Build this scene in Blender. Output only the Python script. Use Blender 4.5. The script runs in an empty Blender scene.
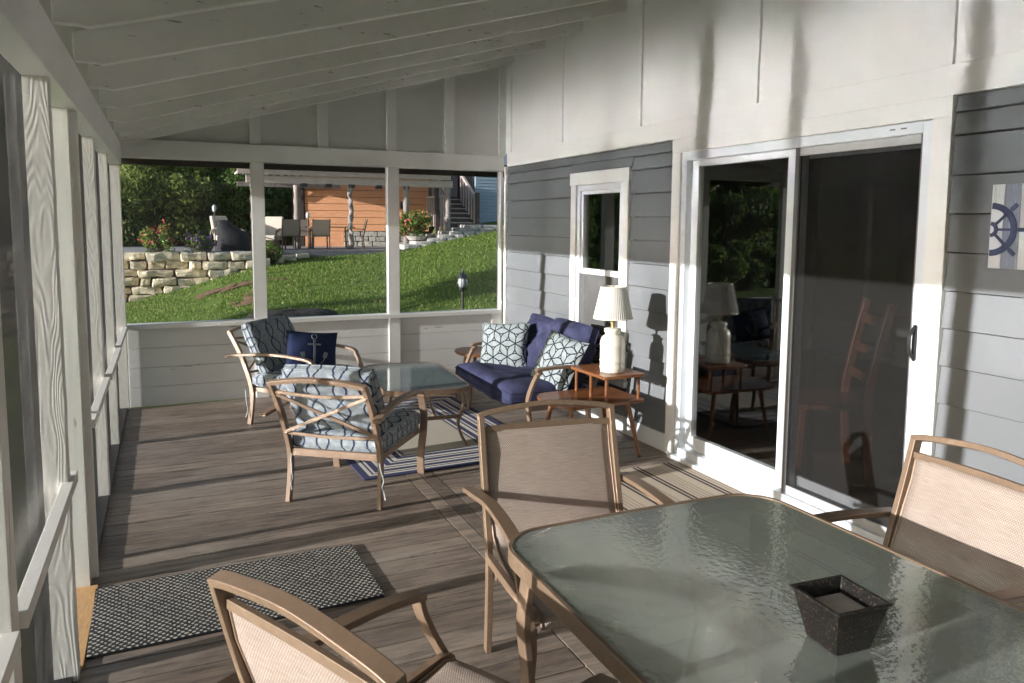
import bpy, bmesh, math, random
from mathutils import Vector, Matrix, noise
random.seed(7)
R = math.radians
S = bpy.context.scene
COL = S.collection

# ------------------------------------------------------------------ camera
YAW, PITCH, ROLL, F = .4246, -.0981, .0073, 764.6
f_ = Vector((math.sin(YAW)*math.cos(PITCH), math.cos(YAW)*math.cos(PITCH), math.sin(PITCH)))
r_ = Vector((math.cos(YAW), -math.sin(YAW), 0)); u_ = r_.cross(f_)
r2 = r_*math.cos(ROLL)+u_*math.sin(ROLL); u2 = -r_*math.sin(ROLL)+u_*math.cos(ROLL)
cd = bpy.data.cameras.new('camera'); cam = bpy.data.objects.new('camera', cd); COL.objects.link(cam)
M = Matrix((r2, u2, -f_)).transposed().to_4x4(); M.translation = Vector((.3097, 0, 1.5671)); cam.matrix_world = M
cd.sensor_width = 36; cd.sensor_fit = 'HORIZONTAL'; cd.lens = F/1024*36
cd.shift_y = -(341.5-299)/1024; cd.clip_start = .05; cd.clip_end = 600
S.camera = cam

# ------------------------------------------------------------------ light
SD = Vector((1, .085, -.204)).normalized()          # direction the sunlight travels
EL = math.asin(-SD.z)
w = bpy.data.worlds.new('World'); S.world = w; w.use_nodes = True
nt = w.node_tree; bg = nt.nodes['Background']
sky = nt.nodes.new('ShaderNodeTexSky'); sky.sky_type = 'NISHITA'; sky.sun_disc = False
sky.sun_elevation = EL; sky.sun_rotation = math.atan2(-SD.x, -SD.y)
nt.links.new(sky.outputs[0], bg.inputs[0]); bg.inputs[1].default_value = .14
sl = bpy.data.lights.new('sun', 'SUN'); sl.energy = 5; sl.angle = R(.55); sl.color = (1, .982, .955)
so = bpy.data.objects.new('sun', sl); COL.objects.link(so); so.rotation_euler = SD.to_track_quat('-Z', 'Y').to_euler()
S.view_settings.view_transform = 'Standard'; S.view_settings.look = 'None'
S.view_settings.exposure = .9; S.view_settings.gamma = 1
S.cycles.sample_clamp_indirect = 0; S.cycles.blur_glossy = 0.0; S.cycles.caustics_reflective = True; S.cycles.max_bounces = 8; S.cycles.diffuse_bounces = 5; S.cycles.transparent_max_bounces = 24

# ------------------------------------------------------------------ materials
def newmat(name):
    m = bpy.data.materials.new(name); m.use_nodes = True
    return m, m.node_tree.nodes, m.node_tree.links, m.node_tree.nodes['Principled BSDF']
def N(ns, t, **k):
    n = ns.new(t)
    for a, b in k.items():
        if a in n.inputs: n.inputs[a].default_value = b
        else: setattr(n, a, b)
    return n
def ramp(ns, ls, src, stops, interp='LINEAR'):
    r = ns.new('ShaderNodeValToRGB'); r.color_ramp.interpolation = interp
    e = r.color_ramp.elements
    while len(e) < len(stops): e.new(.5)
    for q, (p, c) in zip(e, stops):
        q.position = p; q.color = (*c, 1) if len(c) == 3 else c
    ls.new(src, r.inputs[0]); return r
def mp(ns, ls, scale=(1, 1, 1), coord='Object', rot=(0, 0, 0)):
    tc = ns.new('ShaderNodeTexCoord'); m = ns.new('ShaderNodeMapping')
    m.inputs['Scale'].default_value = scale; m.inputs['Rotation'].default_value = rot
    ls.new(tc.outputs[coord], m.inputs[0]); return m.outputs[0]
def mth(ns, ls, op, a, b=None, c=None):
    n = ns.new('ShaderNodeMath'); n.operation = op
    for i, v in enumerate((a, b, c)):
        if v is None: continue
        if isinstance(v, (int, float)): n.inputs[i].default_value = v
        else: ls.new(v, n.inputs[i])
    return n.outputs[0]
def mixc(ns, ls, fac, a, b, blend='MIX'):
    n = ns.new('ShaderNodeMix'); n.data_type = 'RGBA'; n.blend_type = blend
    for i, v in ((0, fac), (6, a), (7, b)):
        if isinstance(v, (int, float)): n.inputs[i].default_value = v
        elif isinstance(v, tuple): n.inputs[i].default_value = (*v, 1)
        else: ls.new(v, n.inputs[i])
    return n.outputs[2]
def bump(ns, ls, bs, h, s=.3, d=.01):
    b = ns.new('ShaderNodeBump'); b.inputs['Strength'].default_value = s; b.inputs['Distance'].default_value = d
    ls.new(h, b.inputs['Height']); ls.new(b.outputs[0], bs.inputs['Normal']); return b
def simple(name, col, rough=.6, var=.12, scale=8, bs=.15, metal=0, mscale=(1, 1, 1), spec=.5, bd=.004):
    m, ns, ls, b = newmat(name)
    v = mp(ns, ls, mscale)
    n = N(ns, 'ShaderNodeTexNoise', Scale=scale, Detail=6, Roughness=.6); ls.new(v, n.inputs[0])
    r = ramp(ns, ls, n.outputs[0], [(.25, tuple(c*(1-var) for c in col)), (.75, tuple(min(1, c*(1+var)) for c in col))])
    ls.new(r.outputs[0], b.inputs['Base Color']); b.inputs['Roughness'].default_value = rough
    b.inputs['Metallic'].default_value = metal; b.inputs['Specular IOR Level'].default_value = spec
    if bs: bump(ns, ls, b, n.outputs[0], bs, bd)
    return m
def paint(name, col, grain=(1, 1, 1), chips=.0, chipcol=(.2, .17, .14), gs=30, bs=.25, rough=.5, dirt=.12):
    """white painted wood: grain bump, light soiling and chipped specks"""
    m, ns, ls, b = newmat(name)
    v = mp(ns, ls, grain)
    n = N(ns, 'ShaderNodeTexNoise', Scale=gs, Detail=7, Roughness=.65); ls.new(v, n.inputs[0])
    v2 = mp(ns, ls); n2 = N(ns, 'ShaderNodeTexNoise', Scale=1.7, Detail=5); ls.new(v2, n2.inputs[0])
    r = ramp(ns, ls, n2.outputs[0], [(.3, tuple(c*(1-dirt) for c in col)), (.7, col)])
    out = r.outputs[0]
    if chips:
        n3 = N(ns, 'ShaderNodeTexNoise', Scale=gs*.55, Detail=3, Roughness=.7); ls.new(v, n3.inputs[0])
        r3 = ramp(ns, ls, n3.outputs[0], [(.0, (1, 1, 1)), (chips, (1, 1, 1)), (min(1, chips+.03), (0, 0, 0))])
        out = mixc(ns, ls, r3.outputs[0], out, chipcol)
    ls.new(out, b.inputs['Base Color']); b.inputs['Roughness'].default_value = rough
    bump(ns, ls, b, n.outputs[0], bs, .004)
    return m
def wavy_grain(name, col):
    """rough-sawn plywood grain under white paint: strong cathedral relief"""
    m, ns, ls, b = newmat(name)
    v = mp(ns, ls, (1.0, 1.0, .16))
    n = N(ns, 'ShaderNodeTexNoise', Scale=7, Detail=2.5, Roughness=.5); ls.new(v, n.inputs[0])
    x = mth(ns, ls, 'MULTIPLY', n.outputs[0], 52.0)
    s = mth(ns, ls, 'SINE', mth(ns, ls, 'MULTIPLY', x, 3.1))
    s = mth(ns, ls, 'MULTIPLY', mth(ns, ls, 'ADD', s, 1.0), .5)
    r = ramp(ns, ls, s, [(.0, tuple(c*.93 for c in col)), (.5, col)])
    ls.new(r.outputs[0], b.inputs['Base Color']); b.inputs['Roughness'].default_value = .55
    bump(ns, ls, b, s, .4, .0009)
    return m
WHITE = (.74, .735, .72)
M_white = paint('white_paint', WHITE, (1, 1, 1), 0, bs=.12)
M_panel = paint('gable_panel_paint', (.62, .615, .605), (1, 1, 1), 0, bs=.1, dirt=.08)
M_cream = paint('cream_wall_paint', (.72, .715, .705), (1, 1, 1), 0, bs=.1, dirt=.06)
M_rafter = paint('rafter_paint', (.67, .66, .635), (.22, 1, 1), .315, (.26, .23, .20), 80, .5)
M_deckroof = paint('roof_board_paint', (.5, .49, .47), (1, .2, 1), .28, (.25, .22, .18), 20, .3)
M_kick = paint('kick_board_paint', (.66, .66, .65), (.12, 1, 1), .31, (.3, .27, .24), 26, .4)
M_post = paint('post_paint', (.72, .70, .66), (1, 1, .12), .29, (.33, .27, .2), 24, .3)
M_grain = wavy_grain('rough_sawn_paint', (.72, .70, .67))
M_vinyl = simple('white_vinyl', (.64, .67, .71), .3, .02, 3, 0)
M_dark = simple('dark_brown_fascia', (.03, .018, .014), .5)
M_rawwood = simple('bare_pine', (.52, .30, .13), .6, .2, 20, .2, mscale=(6, 1, 1))
M_bronze = simple('bronze_frame', (.195, .132, .088), .42, .12, 60, .05, metal=.25, spec=.6)
M_bronze_l = simple('bronze_frame_light', (.225, .152, .105), .42, .12, 60, .05, metal=.15, spec=.6)
M_black = simple('black_plastic', (.012, .012, .013), .45, .2, 20, .1)
M_navy_dark = simple('black_cover_fabric', (.006, .006, .006), .95, .3, 9, .9, bd=.03)
M_sidinggap = simple('siding_shadow_gap', (.05, .05, .05), .8)

def siding_mat():
    m, ns, ls, b = newmat('gray_siding_paint')
    n = N(ns, 'ShaderNodeTexNoise', Scale=14, Detail=6, Roughness=.6); ls.new(mp(ns, ls, (1, .25, 1)), n.inputs[0])
    n2 = N(ns, 'ShaderNodeTexNoise', Scale=1.3, Detail=3); ls.new(mp(ns, ls), n2.inputs[0])
    r = ramp(ns, ls, n2.outputs[0], [(.3, (.122, .131, .142)), (.7, (.142, .151, .162))])
    ls.new(r.outputs[0], b.inputs['Base Color']); b.inputs['Roughness'].default_value = .55
    bump(ns, ls, b, n.outputs[0], .18, .003); return m
M_siding = siding_mat()

def floor_mat():
    m, ns, ls, b = newmat('weathered_deck_stain')
    gi = N(ns, 'ShaderNodeNewGeometry')
    v = mp(ns, ls, (.8, 7, 1))
    n = N(ns, 'ShaderNodeTexNoise', Scale=5, Detail=9, Roughness=.68); ls.new(v, n.inputs[0])
    n2 = N(ns, 'ShaderNodeTexNoise', Scale=1.1, Detail=6, Roughness=.65); ls.new(mp(ns, ls, (.8, 1.5, 1)), n2.inputs[0])
    base = ramp(ns, ls, gi.outputs['Random Per Island'], [(0, (.135, .103, .082)), (.5, (.19, .15, .12)), (1, (.255, .205, .166))])
    g = ramp(ns, ls, n.outputs[0], [(.32, (.32, .32, .34)), (.5, (1, 1, 1)), (.72, (1.6, 1.52, 1.42))])
    c = mixc(ns, ls, 1.0, base.outputs[0], g.outputs[0], 'MULTIPLY')
    worn = ramp(ns, ls, n2.outputs[0], [(.48, (0, 0, 0)), (.66, (1, 1, 1))])
    c = mixc(ns, ls, mth(ns, ls, 'MULTIPLY', worn.outputs[0], .55), c, (.31, .265, .225))
    n3 = N(ns, 'ShaderNodeTexNoise', Scale=26, Detail=3, Roughness=.6); ls.new(mp(ns, ls, (.45, 1.6, 1)), n3.inputs[0])
    chip = ramp(ns, ls, n3.outputs[0], [(.30, (1, 1, 1)), (.335, (0, 0, 0))])
    c = mixc(ns, ls, mth(ns, ls, 'MULTIPLY', chip.outputs[0], .8), c, (.06, .045, .035))
    ls.new(c, b.inputs['Base Color'])
    rr = ramp(ns, ls, n.outputs[0], [(.3, (.62,)*3), (.7, (.42,)*3)]); ls.new(rr.outputs[0], b.inputs['Roughness'])
    bump(ns, ls, b, n.outputs[0], .8, .006); return m
M_floor = floor_mat()

def sling_mat(trans=.25):
    m, ns, ls, b = newmat('woven_sling_fabric')
    v = mp(ns, ls, (1, 1, 1), 'UV')
    sx = N(ns, 'ShaderNodeSeparateXYZ'); ls.new(v, sx.inputs[0])
    wx = mth(ns, ls, 'SINE', mth(ns, ls, 'MULTIPLY', sx.outputs[0], 800.0))
    wy = mth(ns, ls, 'SINE', mth(ns, ls, 'MULTIPLY', sx.outputs[1], 620.0))
    wv = mth(ns, ls, 'MULTIPLY', wx, wy)
    n = N(ns, 'ShaderNodeTexNoise', Scale=1, Detail=4, Roughness=.7)
    mm = N(ns, 'ShaderNodeMapping'); mm.inputs['Scale'].default_value = (14, 260, 1); ls.new(v, mm.inputs[0]); ls.new(mm.outputs[0], n.inputs[0])
    r = ramp(ns, ls, n.outputs[0], [(.3, (.44, .345, .295)), (.55, (.57, .465, .40)), (.75, (.68, .585, .52))])
    r2 = ramp(ns, ls, wv, [(0, (.62,)*3), (1, (1.16,)*3)])
    c = mixc(ns, ls, 1.0, r.outputs[0], r2.outputs[0], 'MULTIPLY')
    ls.new(c, b.inputs['Base Color']); b.inputs['Roughness'].default_value = .6
    bump(ns, ls, b, wv, .4, .002)
    t = N(ns, 'ShaderNodeBsdfTranslucent'); ls.new(c, t.inputs[0])
    mx = N(ns, 'ShaderNodeMixShader'); mx.inputs[0].default_value = trans
    ls.new(b.outputs[0], mx.inputs[1]); ls.new(t.outputs[0], mx.inputs[2])
    tr = N(ns, 'ShaderNodeBsdfTransparent'); m2 = N(ns, 'ShaderNodeMixShader'); m2.inputs[0].default_value = .07
    ls.new(mx.outputs[0], m2.inputs[1]); ls.new(tr.outputs[0], m2.inputs[2])
    ls.new(m2.outputs[0], ns['Material Output'].inputs[0]); return m
M_sling = sling_mat()

def ogee_mat(name, a, h, base, base2, line, lw, slant=0.0, extra=False):
    """pale fabric printed with a network of thin pointed-oval lines, laid out in UV metres"""
    m, ns, ls, b = newmat(name)
    v = mp(ns, ls, (1, 1, 1), 'UV'); sp = N(ns, 'ShaderNodeSeparateXYZ'); ls.new(v, sp.inputs[0])
    U, V = sp.outputs[0], sp.outputs[1]
    nz = N(ns, 'ShaderNodeTexNoise', Scale=60, Detail=3); ls.new(v, nz.inputs[0])
    wob = mth(ns, ls, 'MULTIPLY', mth(ns, ls, 'SUBTRACT', nz.outputs[0], .5), .02)
    def fam(U, V, sgn):
        cs = mth(ns, ls, 'COSINE', mth(ns, ls, 'MULTIPLY', V, 2*math.pi/h))
        q = mth(ns, ls, 'ADD', mth(ns, ls, 'MULTIPLY', U, 1/a), mth(ns, ls, 'MULTIPLY', cs, .25*sgn))
        q = mth(ns, ls, 'ADD', mth(ns, ls, 'FRACT', q), -.5)
        q = mth(ns, ls, 'ADD', mth(ns, ls, 'ABSOLUTE', q), wob)
        return mth(ns, ls, 'LESS_THAN', q, lw)
    l = mth(ns, ls, 'MAXIMUM', fam(U, V, 1), fam(U, V, -1))
    if extra:
        U2 = mth(ns, ls, 'ADD', mth(ns, ls, 'MULTIPLY', U, .5), mth(ns, ls, 'MULTIPLY', V, .866))
        V2 = mth(ns, ls, 'ADD', mth(ns, ls, 'MULTIPLY', U, -.866), mth(ns, ls, 'MULTIPLY', V, .5))
        l = mth(ns, ls, 'MAXIMUM', l, mth(ns, ls, 'MAXIMUM', fam(U2, V2, 1), fam(U2, V2, -1)))
    n = N(ns, 'ShaderNodeTexNoise', Scale=26, Detail=4); ls.new(v, n.inputs[0])
    r = ramp(ns, ls, n.outputs[0], [(.35, base), (.65, base2)])
    c = mixc(ns, ls, l, r.outputs[0], line)
    ls.new(c, b.inputs['Base Color']); b.inputs['Roughness'].default_value = .85; b.inputs['Specular IOR Level'].default_value = .2
    n4 = N(ns, 'ShaderNodeTexNoise', Scale=500, Detail=2); ls.new(v, n4.inputs[0]); bump(ns, ls, b, n4.outputs[0], .3, .002)
    return m
M_ogee = ogee_mat('leaf_trellis_fabric', .15, .26, (.17, .20, .235), (.28, .305, .32), (.018, .025, .055), .04)
def petal_mat(name, r, A, lw, base, base2, line):
    """triangular lattice of almond petals outlined in dark thread"""
    m, ns, ls, b = newmat(name)
    v = mp(ns, ls, (1, 1, 1), 'UV'); sp = N(ns, 'ShaderNodeSeparateXYZ'); ls.new(v, sp.inputs[0]); U, V = sp.outputs[0], sp.outputs[1]
    tot = None; s_ = .866*r
    for k in range(3):
        c_, n_ = math.cos(k*math.pi/3), math.sin(k*math.pi/3)
        u = mth(ns, ls, 'ADD', mth(ns, ls, 'MULTIPLY', U, c_), mth(ns, ls, 'MULTIPLY', V, n_)); w_ = mth(ns, ls, 'ADD', mth(ns, ls, 'MULTIPLY', U, -n_), mth(ns, ls, 'MULTIPLY', V, c_))
        row = mth(ns, ls, 'ROUND', mth(ns, ls, 'MULTIPLY', w_, 1/s_))
        dv = mth(ns, ls, 'ABSOLUTE', mth(ns, ls, 'SUBTRACT', w_, mth(ns, ls, 'MULTIPLY', row, s_)))
        ph = mth(ns, ls, 'SUBTRACT', mth(ns, ls, 'MULTIPLY', u, 1/r), mth(ns, ls, 'MULTIPLY', row, .5))
        ln = mth(ns, ls, 'MULTIPLY', mth(ns, ls, 'ABSOLUTE', mth(ns, ls, 'SINE', mth(ns, ls, 'MULTIPLY', ph, math.pi))), A)
        q = mth(ns, ls, 'LESS_THAN', mth(ns, ls, 'ABSOLUTE', mth(ns, ls, 'SUBTRACT', dv, ln)), lw)
        tot = q if tot is None else mth(ns, ls, 'MAXIMUM', tot, q)
    n = N(ns, 'ShaderNodeTexNoise', Scale=26, Detail=4); ls.new(v, n.inputs[0]); r_ = ramp(ns, ls, n.outputs[0], [(.35, base), (.65, base2)])
    ls.new(mixc(ns, ls, tot, r_.outputs[0], line), b.inputs['Base Color']); b.inputs['Roughness'].default_value = .85; b.inputs['Specular IOR Level'].default_value = .2
    return m
M_geo = petal_mat('geometric_pillow_fabric', .125, .027, .0042, (.21, .245, .265), (.29, .325, .335), (.012, .015, .025))

def navy_mat(name, c1, c2):
    m, ns, ls, b = newmat(name)
    n = N(ns, 'ShaderNodeTexNoise', Scale=7, Detail=5); ls.new(mp(ns, ls), n.inputs[0])
    r = ramp(ns, ls, n.outputs[0], [(.3, c1), (.7, c2)]); ls.new(r.outputs[0], b.inputs['Base Color'])
    b.inputs['Roughness'].default_value = .9; b.inputs['Specular IOR Level'].default_value = .2; b.inputs['Sheen Weight'].default_value = 0
    n4 = N(ns, 'ShaderNodeTexNoise', Scale=300, Detail=2); ls.new(mp(ns, ls, (1, 1, .2)), n4.inputs[0]); bump(ns, ls, b, n4.outputs[0], .4, .002)
    return m
M_navy = navy_mat('faded_navy_fabric', (.026, .029, .066), (.046, .049, .102))
M_pilnavy = navy_mat('navy_pillow_fabric', (.010, .018, .055), (.016, .025, .07))
M_anchor = simple('printed_anchor_gray', (.13, .16, .2), .9, .35, 40, 0)

def wood_mat(name, c1, c2, sc=(1, 8, 8), rough=.32, k=12):
    m, ns, ls, b = newmat(name)
    n = N(ns, 'ShaderNodeTexNoise', Scale=k, Detail=6, Roughness=.6); ls.new(mp(ns, ls, sc), n.inputs[0])
    r = ramp(ns, ls, n.outputs[0], [(.3, c1), (.7, c2)]); ls.new(r.outputs[0], b.inputs['Base Color'])
    b.inputs['Roughness'].default_value = rough; bump(ns, ls, b, n.outputs[0], .08, .002); return m
M_walnut = wood_mat('varnished_walnut', (.13, .045, .018), (.26, .105, .042))
M_inwood = wood_mat('red_brown_chair_wood', (.05, .015, .008), (.085, .027, .014))

def schlick(ns, ls, f0, bp=None):
    lw = N(ns, 'ShaderNodeLayerWeight', Blend=.5)
    if bp: ls.new(bp.outputs[0], lw.inputs['Normal'])
    return mth(ns, ls, 'ADD', mth(ns, ls, 'MULTIPLY', mth(ns, ls, 'POWER', lw.outputs['Facing'], 5.0), 1-f0), f0)
def glass_pane(name, tint=(.97, .99, .98), transp=.96):
    m, ns, ls, b = newmat(name)
    g = N(ns, 'ShaderNodeBsdfGlossy', Roughness=.0); g.inputs[0].default_value = (1, 1, 1, 1)
    t = N(ns, 'ShaderNodeBsdfTransparent'); t.inputs[0].default_value = (*[c*transp for c in tint], 1)
    fr = schlick(ns, ls, .075); mx = N(ns, 'ShaderNodeMixShader')
    ls.new(fr, mx.inputs[0]); ls.new(t.outputs[0], mx.inputs[1]); ls.new(g.outputs[0], mx.inputs[2])
    ls.new(mx.outputs[0], ns['Material Output'].inputs[0]); return m
M_glass = glass_pane('window_glass')
def mesh_screen(name, col, op, edge=.75, gloss=0):
    m, ns, ls, b = newmat(name)
    b.inputs['Base Color'].default_value = (*col, 1); b.inputs['Roughness'].default_value = .8; b.inputs['Specular IOR Level'].default_value = .1
    t = N(ns, 'ShaderNodeBsdfTransparent'); lw = N(ns, 'ShaderNodeLayerWeight', Blend=.5)
    p = mth(ns, ls, 'POWER', lw.outputs['Facing'], 1.7)
    f = mth(ns, ls, 'ADD', mth(ns, ls, 'MULTIPLY', p, edge-op), op)
    v = mp(ns, ls, (1, 1, 1)); n = N(ns, 'ShaderNodeTexNoise', Scale=9, Detail=6, Roughness=.7); ls.new(v, n.inputs[0])
    f = mth(ns, ls, 'MULTIPLY', f, mth(ns, ls, 'ADD', mth(ns, ls, 'MULTIPLY', n.outputs[0], .25), .875))
    mx = N(ns, 'ShaderNodeMixShader'); ls.new(f, mx.inputs[0]); ls.new(t.outputs[0], mx.inputs[1]); ls.new(b.outputs[0], mx.inputs[2])
    ls.new(mx.outputs[0], ns['Material Output'].inputs[0]); return m
M_screen = mesh_screen('insect_screen', (.17, .17, .175), .11, 1.2)
M_doorscreen = mesh_screen('door_screen_mesh', (.020, .0195, .019), .34, .65)

def table_glass(name, diff, col, bs, sc, rough, ior=1.6):
    m, ns, ls, b = newmat(name)
    b.inputs['Base Color'].default_value = (*col, 1); b.inputs['Roughness'].default_value = rough; b.inputs['IOR'].default_value = ior
    n = N(ns, 'ShaderNodeTexNoise', Scale=sc, Detail=2, Roughness=.4); ls.new(mp(ns, ls, (1, 1, 1)), n.inputs[0])
    bp = bump(ns, ls, b, n.outputs[0], bs, .0019)
    t = N(ns, 'ShaderNodeBsdfTransparent'); t.inputs[0].default_value = (.62, .72, .67, 1)
    g = N(ns, 'ShaderNodeBsdfGlossy', Roughness=rough); ls.new(bp.outputs[0], g.inputs['Normal'])
    fr = schlick(ns, ls, ((ior-1)/(ior+1))**2, bp)
    b.inputs['Specular IOR Level'].default_value = 0
    tl = N(ns, 'ShaderNodeBsdfTranslucent'); tl.inputs[0].default_value = (*col, 1); m0 = N(ns, 'ShaderNodeMixShader'); m0.inputs[0].default_value = .35; ls.new(b.outputs[0], m0.inputs[1]); ls.new(tl.outputs[0], m0.inputs[2])
    m1 = N(ns, 'ShaderNodeMixShader'); m1.inputs[0].default_value = diff; ls.new(t.outputs[0], m1.inputs[1]); ls.new(m0.outputs[0], m1.inputs[2])
    m2 = N(ns, 'ShaderNodeMixShader'); ls.new(fr, m2.inputs[0]); ls.new(m1.outputs[0], m2.inputs[1]); ls.new(g.outputs[0], m2.inputs[2])
    ls.new(m2.outputs[0], ns['Material Output'].inputs[0]); return m
M_tglass = table_glass('rippled_table_glass', .36, (.58, .62, .57), .36, 60, .07, 3.3)
M_cglass = table_glass('coffee_table_glass', .42, (.42, .5, .54), .15, 60, .03, 2.6)

def mat_weave():
    m, ns, ls, b = newmat('black_cream_woven_mat')
    v = mp(ns, ls, (1, 1, 1)); sp = N(ns, 'ShaderNodeSeparateXYZ'); ls.new(v, sp.inputs[0])
    n = N(ns, 'ShaderNodeTexNoise', Scale=90, Detail=2); ls.new(v, n.inputs[0])
    jx = mth(ns, ls, 'MULTIPLY', mth(ns, ls, 'SUBTRACT', n.outputs[0], .5), 4.5)
    row = mth(ns, ls, 'FLOOR', mth(ns, ls, 'MULTIPLY', sp.outputs[1], 1/.0165))
    off = mth(ns, ls, 'MULTIPLY', row, math.pi)
    a = mth(ns, ls, 'SINE', mth(ns, ls, 'ADD', mth(ns, ls, 'ADD', mth(ns, ls, 'MULTIPLY', sp.outputs[0], 2*math.pi/.026), off), jx))
    c = mth(ns, ls, 'ABSOLUTE', mth(ns, ls, 'SINE', mth(ns, ls, 'MULTIPLY', sp.outputs[1], math.pi/.0165)))
    k = mth(ns, ls, 'GREATER_THAN', mth(ns, ls, 'MULTIPLY', mth(ns, ls, 'ADD', a, .25), c), .46)
    n5 = N(ns, 'ShaderNodeTexNoise', Scale=5, Detail=3); ls.new(v, n5.inputs[0])
    lt = ramp(ns, ls, n5.outputs[0], [(.3, (.36, .33, .27)), (.7, (.55, .51, .43))])
    cc = mixc(ns, ls, k, (.012, .013, .018), lt.outputs[0]); ls.new(cc, b.inputs['Base Color']); b.inputs['Roughness'].default_value = .95
    bump(ns, ls, b, mth(ns, ls, 'ADD', mth(ns, ls, 'MULTIPLY', k, .6), c), .9, .004); return m
M_mat = mat_weave()
def stripes(name, axis, stops, period, n1=1.0, rough=.95):
    """constant-colour stripe ramp repeated along one local axis (metres)"""
    m, ns, ls, b = newmat(name)
    v = mp(ns, ls); sp = N(ns, 'ShaderNodeSeparateXYZ'); ls.new(v, sp.inputs[0])
    q = mth(ns, ls, 'FRACT', mth(ns, ls, 'MULTIPLY', sp.outputs[axis], 1/period))
    r = ramp(ns, ls, q, stops, 'CONSTANT')
    n = N(ns, 'ShaderNodeTexNoise', Scale=160, Detail=3); ls.new(v, n.inputs[0])
    g = ramp(ns, ls, n.outputs[0], [(.3, (.72,)*3), (.7, (1.12,)*3)])
    ls.new(mixc(ns, ls, 1.0, r.outputs[0], g.outputs[0], 'MULTIPLY'), b.inputs['Base Color'])
    b.inputs['Roughness'].default_value = rough; bump(ns, ls, b, n.outputs[0], .6, .003); return m
Bg = (.50, .42, .33); Dk = (.045, .03, .028); Md = (.26, .2, .155)
M_doorrug = stripes('beige_brown_striped_weave', 0, [(0, Bg), (.16, Dk), (.24, Bg), (.29, Dk), (.37, Bg), (.47, Md), (.5, Bg), (.58, Md), (.61, Bg), (.7, Md), (.73, Bg), (.82, Md), (.85, Bg)], .235)
def bigrug_mat(hx, hy):
    m, ns, ls, b = newmat('navy_striped_border_weave')
    v = mp(ns, ls); sp = N(ns, 'ShaderNodeSeparateXYZ'); ls.new(v, sp.inputs[0])
    dx = mth(ns, ls, 'SUBTRACT', hx, mth(ns, ls, 'ABSOLUTE', sp.outputs[0]))
    dy = mth(ns, ls, 'SUBTRACT', hy, mth(ns, ls, 'ABSOLUTE', sp.outputs[1]))
    d = mth(ns, ls, 'MULTIPLY', mth(ns, ls, 'MINIMUM', dx, dy), 1/.40)
    Nv = (.035, .04, .11); Wh = (.62, .59, .53); Sa = (.46, .42, .35); Gr = (.25, .23, .22)
    r = ramp(ns, ls, d, [(0, Nv), (.11, Wh), (.17, Nv), (.2, Wh), (.24, Nv), (.34, Wh), (.4, Nv), (.44, Wh), (.5, Nv), (.6, Wh), (.64, Nv), (.68, Wh), (.76, Nv), (.86, Wh), (.9, Nv), (.93, Gr), (.96, Sa)], 'CONSTANT')
    n = N(ns, 'ShaderNodeTexNoise', Scale=140, Detail=3); ls.new(v, n.inputs[0])
    g = ramp(ns, ls, n.outputs[0], [(.3, (.75,)*3), (.7, (1.1,)*3)])
    ls.new(mixc(ns, ls, 1.0, r.outputs[0], g.outputs[0], 'MULTIPLY'), b.inputs['Base Color'])
    b.inputs['Roughness'].default_value = .95; bump(ns, ls, b, n.outputs[0], .6, .003); return m

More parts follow.
